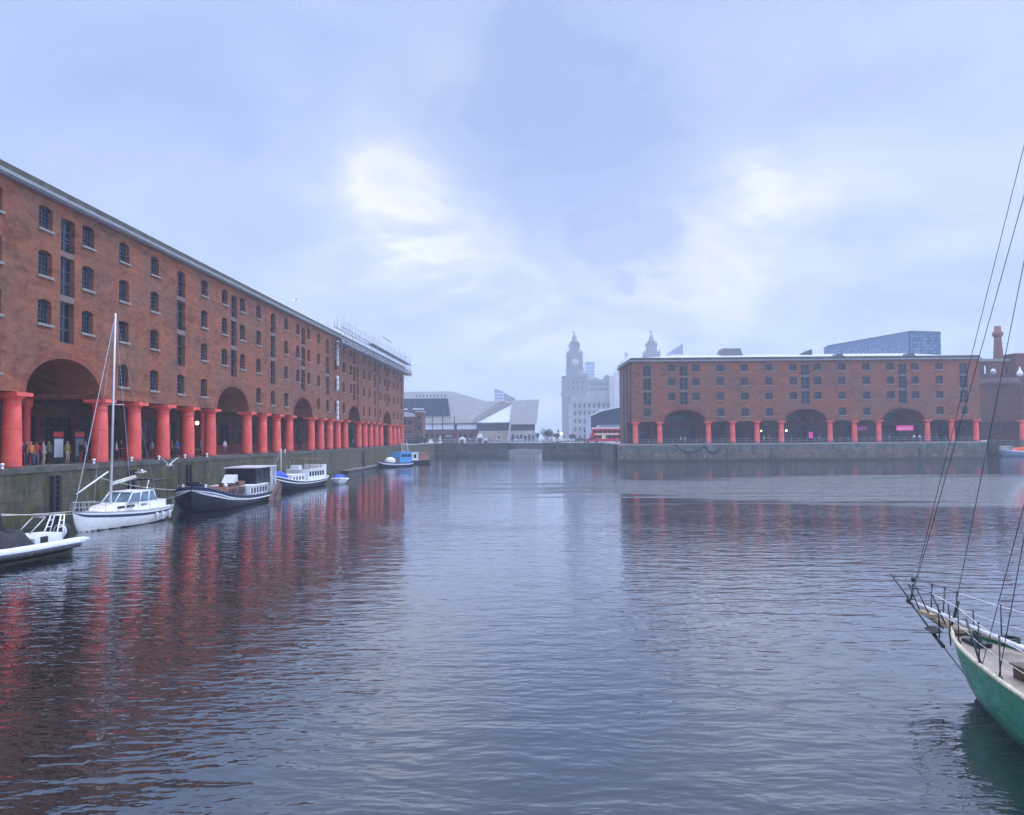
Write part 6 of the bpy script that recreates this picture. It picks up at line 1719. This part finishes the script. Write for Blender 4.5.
for px, d, pose, top, legs, where in (
    (457, 264, 0, 'navy', 'black', 'between the kiosk and the tall white tent'), (467.5, 264, 1, 'black', 'navy', 'walking just right of the tall white tent'),
    (470, 266, 0, 'beige', 'navy', 'second to the right of the tall white tent'), (473, 263, 1, 'blue', 'black', 'walking midway between the two tallest white tents'),
    (475.5, 264, 0, 'grey', 'black', 'close left of the peaked white tent'), (482, 262, 1, 'black', 'black', 'in front of the peaked white tent'),
    (488.5, 262, 0, 'navy', 'navy', 'at the right side of the low white tent'), (491, 264, 1, 'red', 'black', 'walking towards the footbridge from the tents'),
    (497, 262, 0, 'white', 'navy', 'at the left end of the footbridge'), (512, 259, 1, 'black', 'navy', 'crossing the left part of the footbridge'),
    (519, 258, 0, 'teal', 'black', 'on the middle of the footbridge'), (529, 254.5, 1, 'navy', 'grey', 'crossing the right part of the footbridge'),
    (552, 250, 0, 'grey', 'black', 'past the right end of the footbridge'), (576, 243, 1, 'black', 'navy', 'walking between the lit lamp and the red bus'),
    (580, 242, 0, 'olive', 'black', 'standing left of the red bus'), (437, 264, 0, 'black', 'grey', 'left of the cream post near the kiosk')):
    q = G(px, d); zz = ZQ + (.16 if 500 < px < 548 else 0)
    person(q.x, q.y, zz, pose, top, legs, where, 1.5 if pose else 0, hair=int(px) % 2, gr=A2)
A3 = 'people under the right warehouse'
for px, y_, pose, top, legs, where in ((681.5, .9, 0, 'white', 'navy', 'left one under the right warehouse\'s left arch'), (685.5, 1.0, 1, 'beige', 'grey', 'walking, right one under the right warehouse\'s left arch'),
    (765, 1.5, 0, 'beige', 'grey', 'below the warm lamp left of the middle arch'), (769, 1.3, 2, 'grey', 'black', 'right of the person below the warm lamp'),
    (914.5, 1.0, 0, 'white', 'navy', 'under the right end of the magenta sign'), (919.8, .8, 1, 'white', 'grey', 'walking right of the magenta sign'),
    (890, 1.5, 0, 'blue', 'black', 'left of the magenta sign under the right arch'), (820, 1.4, 0, 'grey', 'grey', 'right of the small pink banner'), (937, 1.2, 1, 'grey', 'navy', 'between columns right of the magenta sign')):
    q = rloc(on_right(px, y_), y_, 0)
    person(q.x, q.y, q.z, pose, top, legs, where, 1.5 if pose == 1 else 0.3, hair=int(px) % 2, gr=A3)

# ------------------------------------------------------------------ café tables and posters in the left arcade
def cafe_table(px, X_, nm):
    t = thing('cafe_table', nm, 'table', (X_, LU(px, X_), ZQ), 0, 'café tables in the left arcade')
    b = MB(); b.lathe([(.4, .72), (.42, .73), (.42, .76), (.001, .765)], n=16); b.build('table_top', GREYW, t)
    b = MB(); b.tube((0, 0, .03), (0, 0, .72), .035, n=8); b.lathe([(.25, 0), (.25, .03), (.05, .05)], n=14); b.build('leg', FRAMED, t)
def chair(px, X_, nm, rz):
    t = thing('cafe_chair', nm, 'chair', (X_, LU(px, X_), ZQ), rz, 'café chairs in the left arcade')
    b = MB(); b.box(-.22, .22, -.22, .22, .43, .47); b.build('seat', WOOD, t)
    b = MB(); b.box(-.22, .22, .19, .22, .55, .92); b.build('backrest', WOOD, t)
    for x in (-.19, .19):
        for y in (-.19, .2): b = MB(); b.tube((x, y, 0), (x, y, .43 if y < 0 else .9), .016, n=5); b.build('leg', FRAMED, t)
for px, X_, a, c_ in ((138, -35.9, 'left', 1), (168, -36.0, 'middle', 2), (196, -35.8, 'right', 3)):
    cafe_table(px, X_, 'round café table %s' % {1: 'behind the first column past the mast', 2: 'behind the second column past the mast', 3: 'below the bright arcade lamp'}[c_])
    chair(px - 3, X_, 'brown chair, left one at the café table %s' % {1: 'behind the first column past the mast', 2: 'behind the second column past the mast', 3: 'below the bright arcade lamp'}[c_], -PI / 2 - .2)
    chair(px + 2.5, X_, 'brown chair, right one at the café table %s' % {1: 'behind the first column past the mast', 2: 'behind the second column past the mast', 3: 'below the bright arcade lamp'}[c_], PI / 2 + .3)
for px, nm, m2, z1 in ((58, 'upright menu stand with a red heading under the first big arch, left one', GREYW, 2.5), (79, 'upright menu stand with a red heading under the first big arch, right one', mat('grey poster', (.16, .18, .2), .6), 2.5)):
    X_ = -37.0; t = thing('menu_stand', nm, 'sign stand', (X_, LU(px, X_), ZQ), PI / 2 - .3, 'menu stands under the first big arch')
    b = MB(); b.box(-.5, .5, -.06, .06, 0, z1); b.build('frame', FRAMED, t)
    b = MB(); b.box(-.4, .4, -.09, -.062, .5, 1.9); b.build('poster', m2, t)
    b = MB(); b.box(-.45, .45, -.09, -.062, 2.05, 2.4); b.build('heading', mat('red heading', (.5, .03, .02), .5), t)

# ------------------------------------------------------------------ gulls
def gull(px, py, Y, nm, rz, fold=0):
    r_ = ray(px, py); p = C0 + r_ * (Y / r_.y)
    t = thing('gull', nm, 'bird', tuple(p), rz, 'gulls over the left quay')
    b = MB(); b.ball((0, 0, 0), .12, 12, (2.1, .8, .75)); b.ball((.27, 0, .05), .07, 10, (1.2, 1, 1)); b.tube((.33, 0, .04), (.42, 0, .02), .02, .005, 6); b.prism([(-.22, -.05), (-.42, -.1), (-.42, .1), (-.22, .05)], lambda x, y: (x, y, .0), lambda x, y: (x, y, .02)); b.build('body', WHITE, t)
    for s_ in (1, -1):
        b = MB(); b.prism([(.1, .05), (.14, .32), (.0, .68), (-.12, .7), (-.06, .34), (-.12, .05)], lambda x, y: (x, s_ * y, .03 + (y * .75 if fold else y * .25)), lambda x, y: (x, s_ * y, .045 + (y * .75 if fold else y * .25))); b.build('wing', GREYW, t)
gull(169.5, 465.3, 60, 'white gull flying with raised wings above the stern of the white yacht', 2.6, 1)
gull(141, 472.3, 61, 'white gull gliding before the mossy wall above the yacht boom', .3)
gull(295, 302, 120, 'tiny gull high above the roof of the left warehouse', .8, 1)

# ------------------------------------------------------------------ haze
hz = MB(); hz.box(-1250, 1250, -320, 1450, -1.5, 122)
m = bpy.data.materials.new('haze'); m.use_nodes = True; nt = m.node_tree; nt.nodes.clear()
o_ = nt.nodes.new('ShaderNodeOutputMaterial'); pv = nt.nodes.new('ShaderNodeVolumePrincipled')
pv.inputs['Color'].default_value = (.78, .84, .96, 1); pv.inputs['Density'].default_value = HAZE_D; pv.inputs['Anisotropy'].default_value = 0.2
nt.links.new(pv.outputs[0], o_.inputs['Volume'])
tag(hz.build('haze', m), kind='stuff')
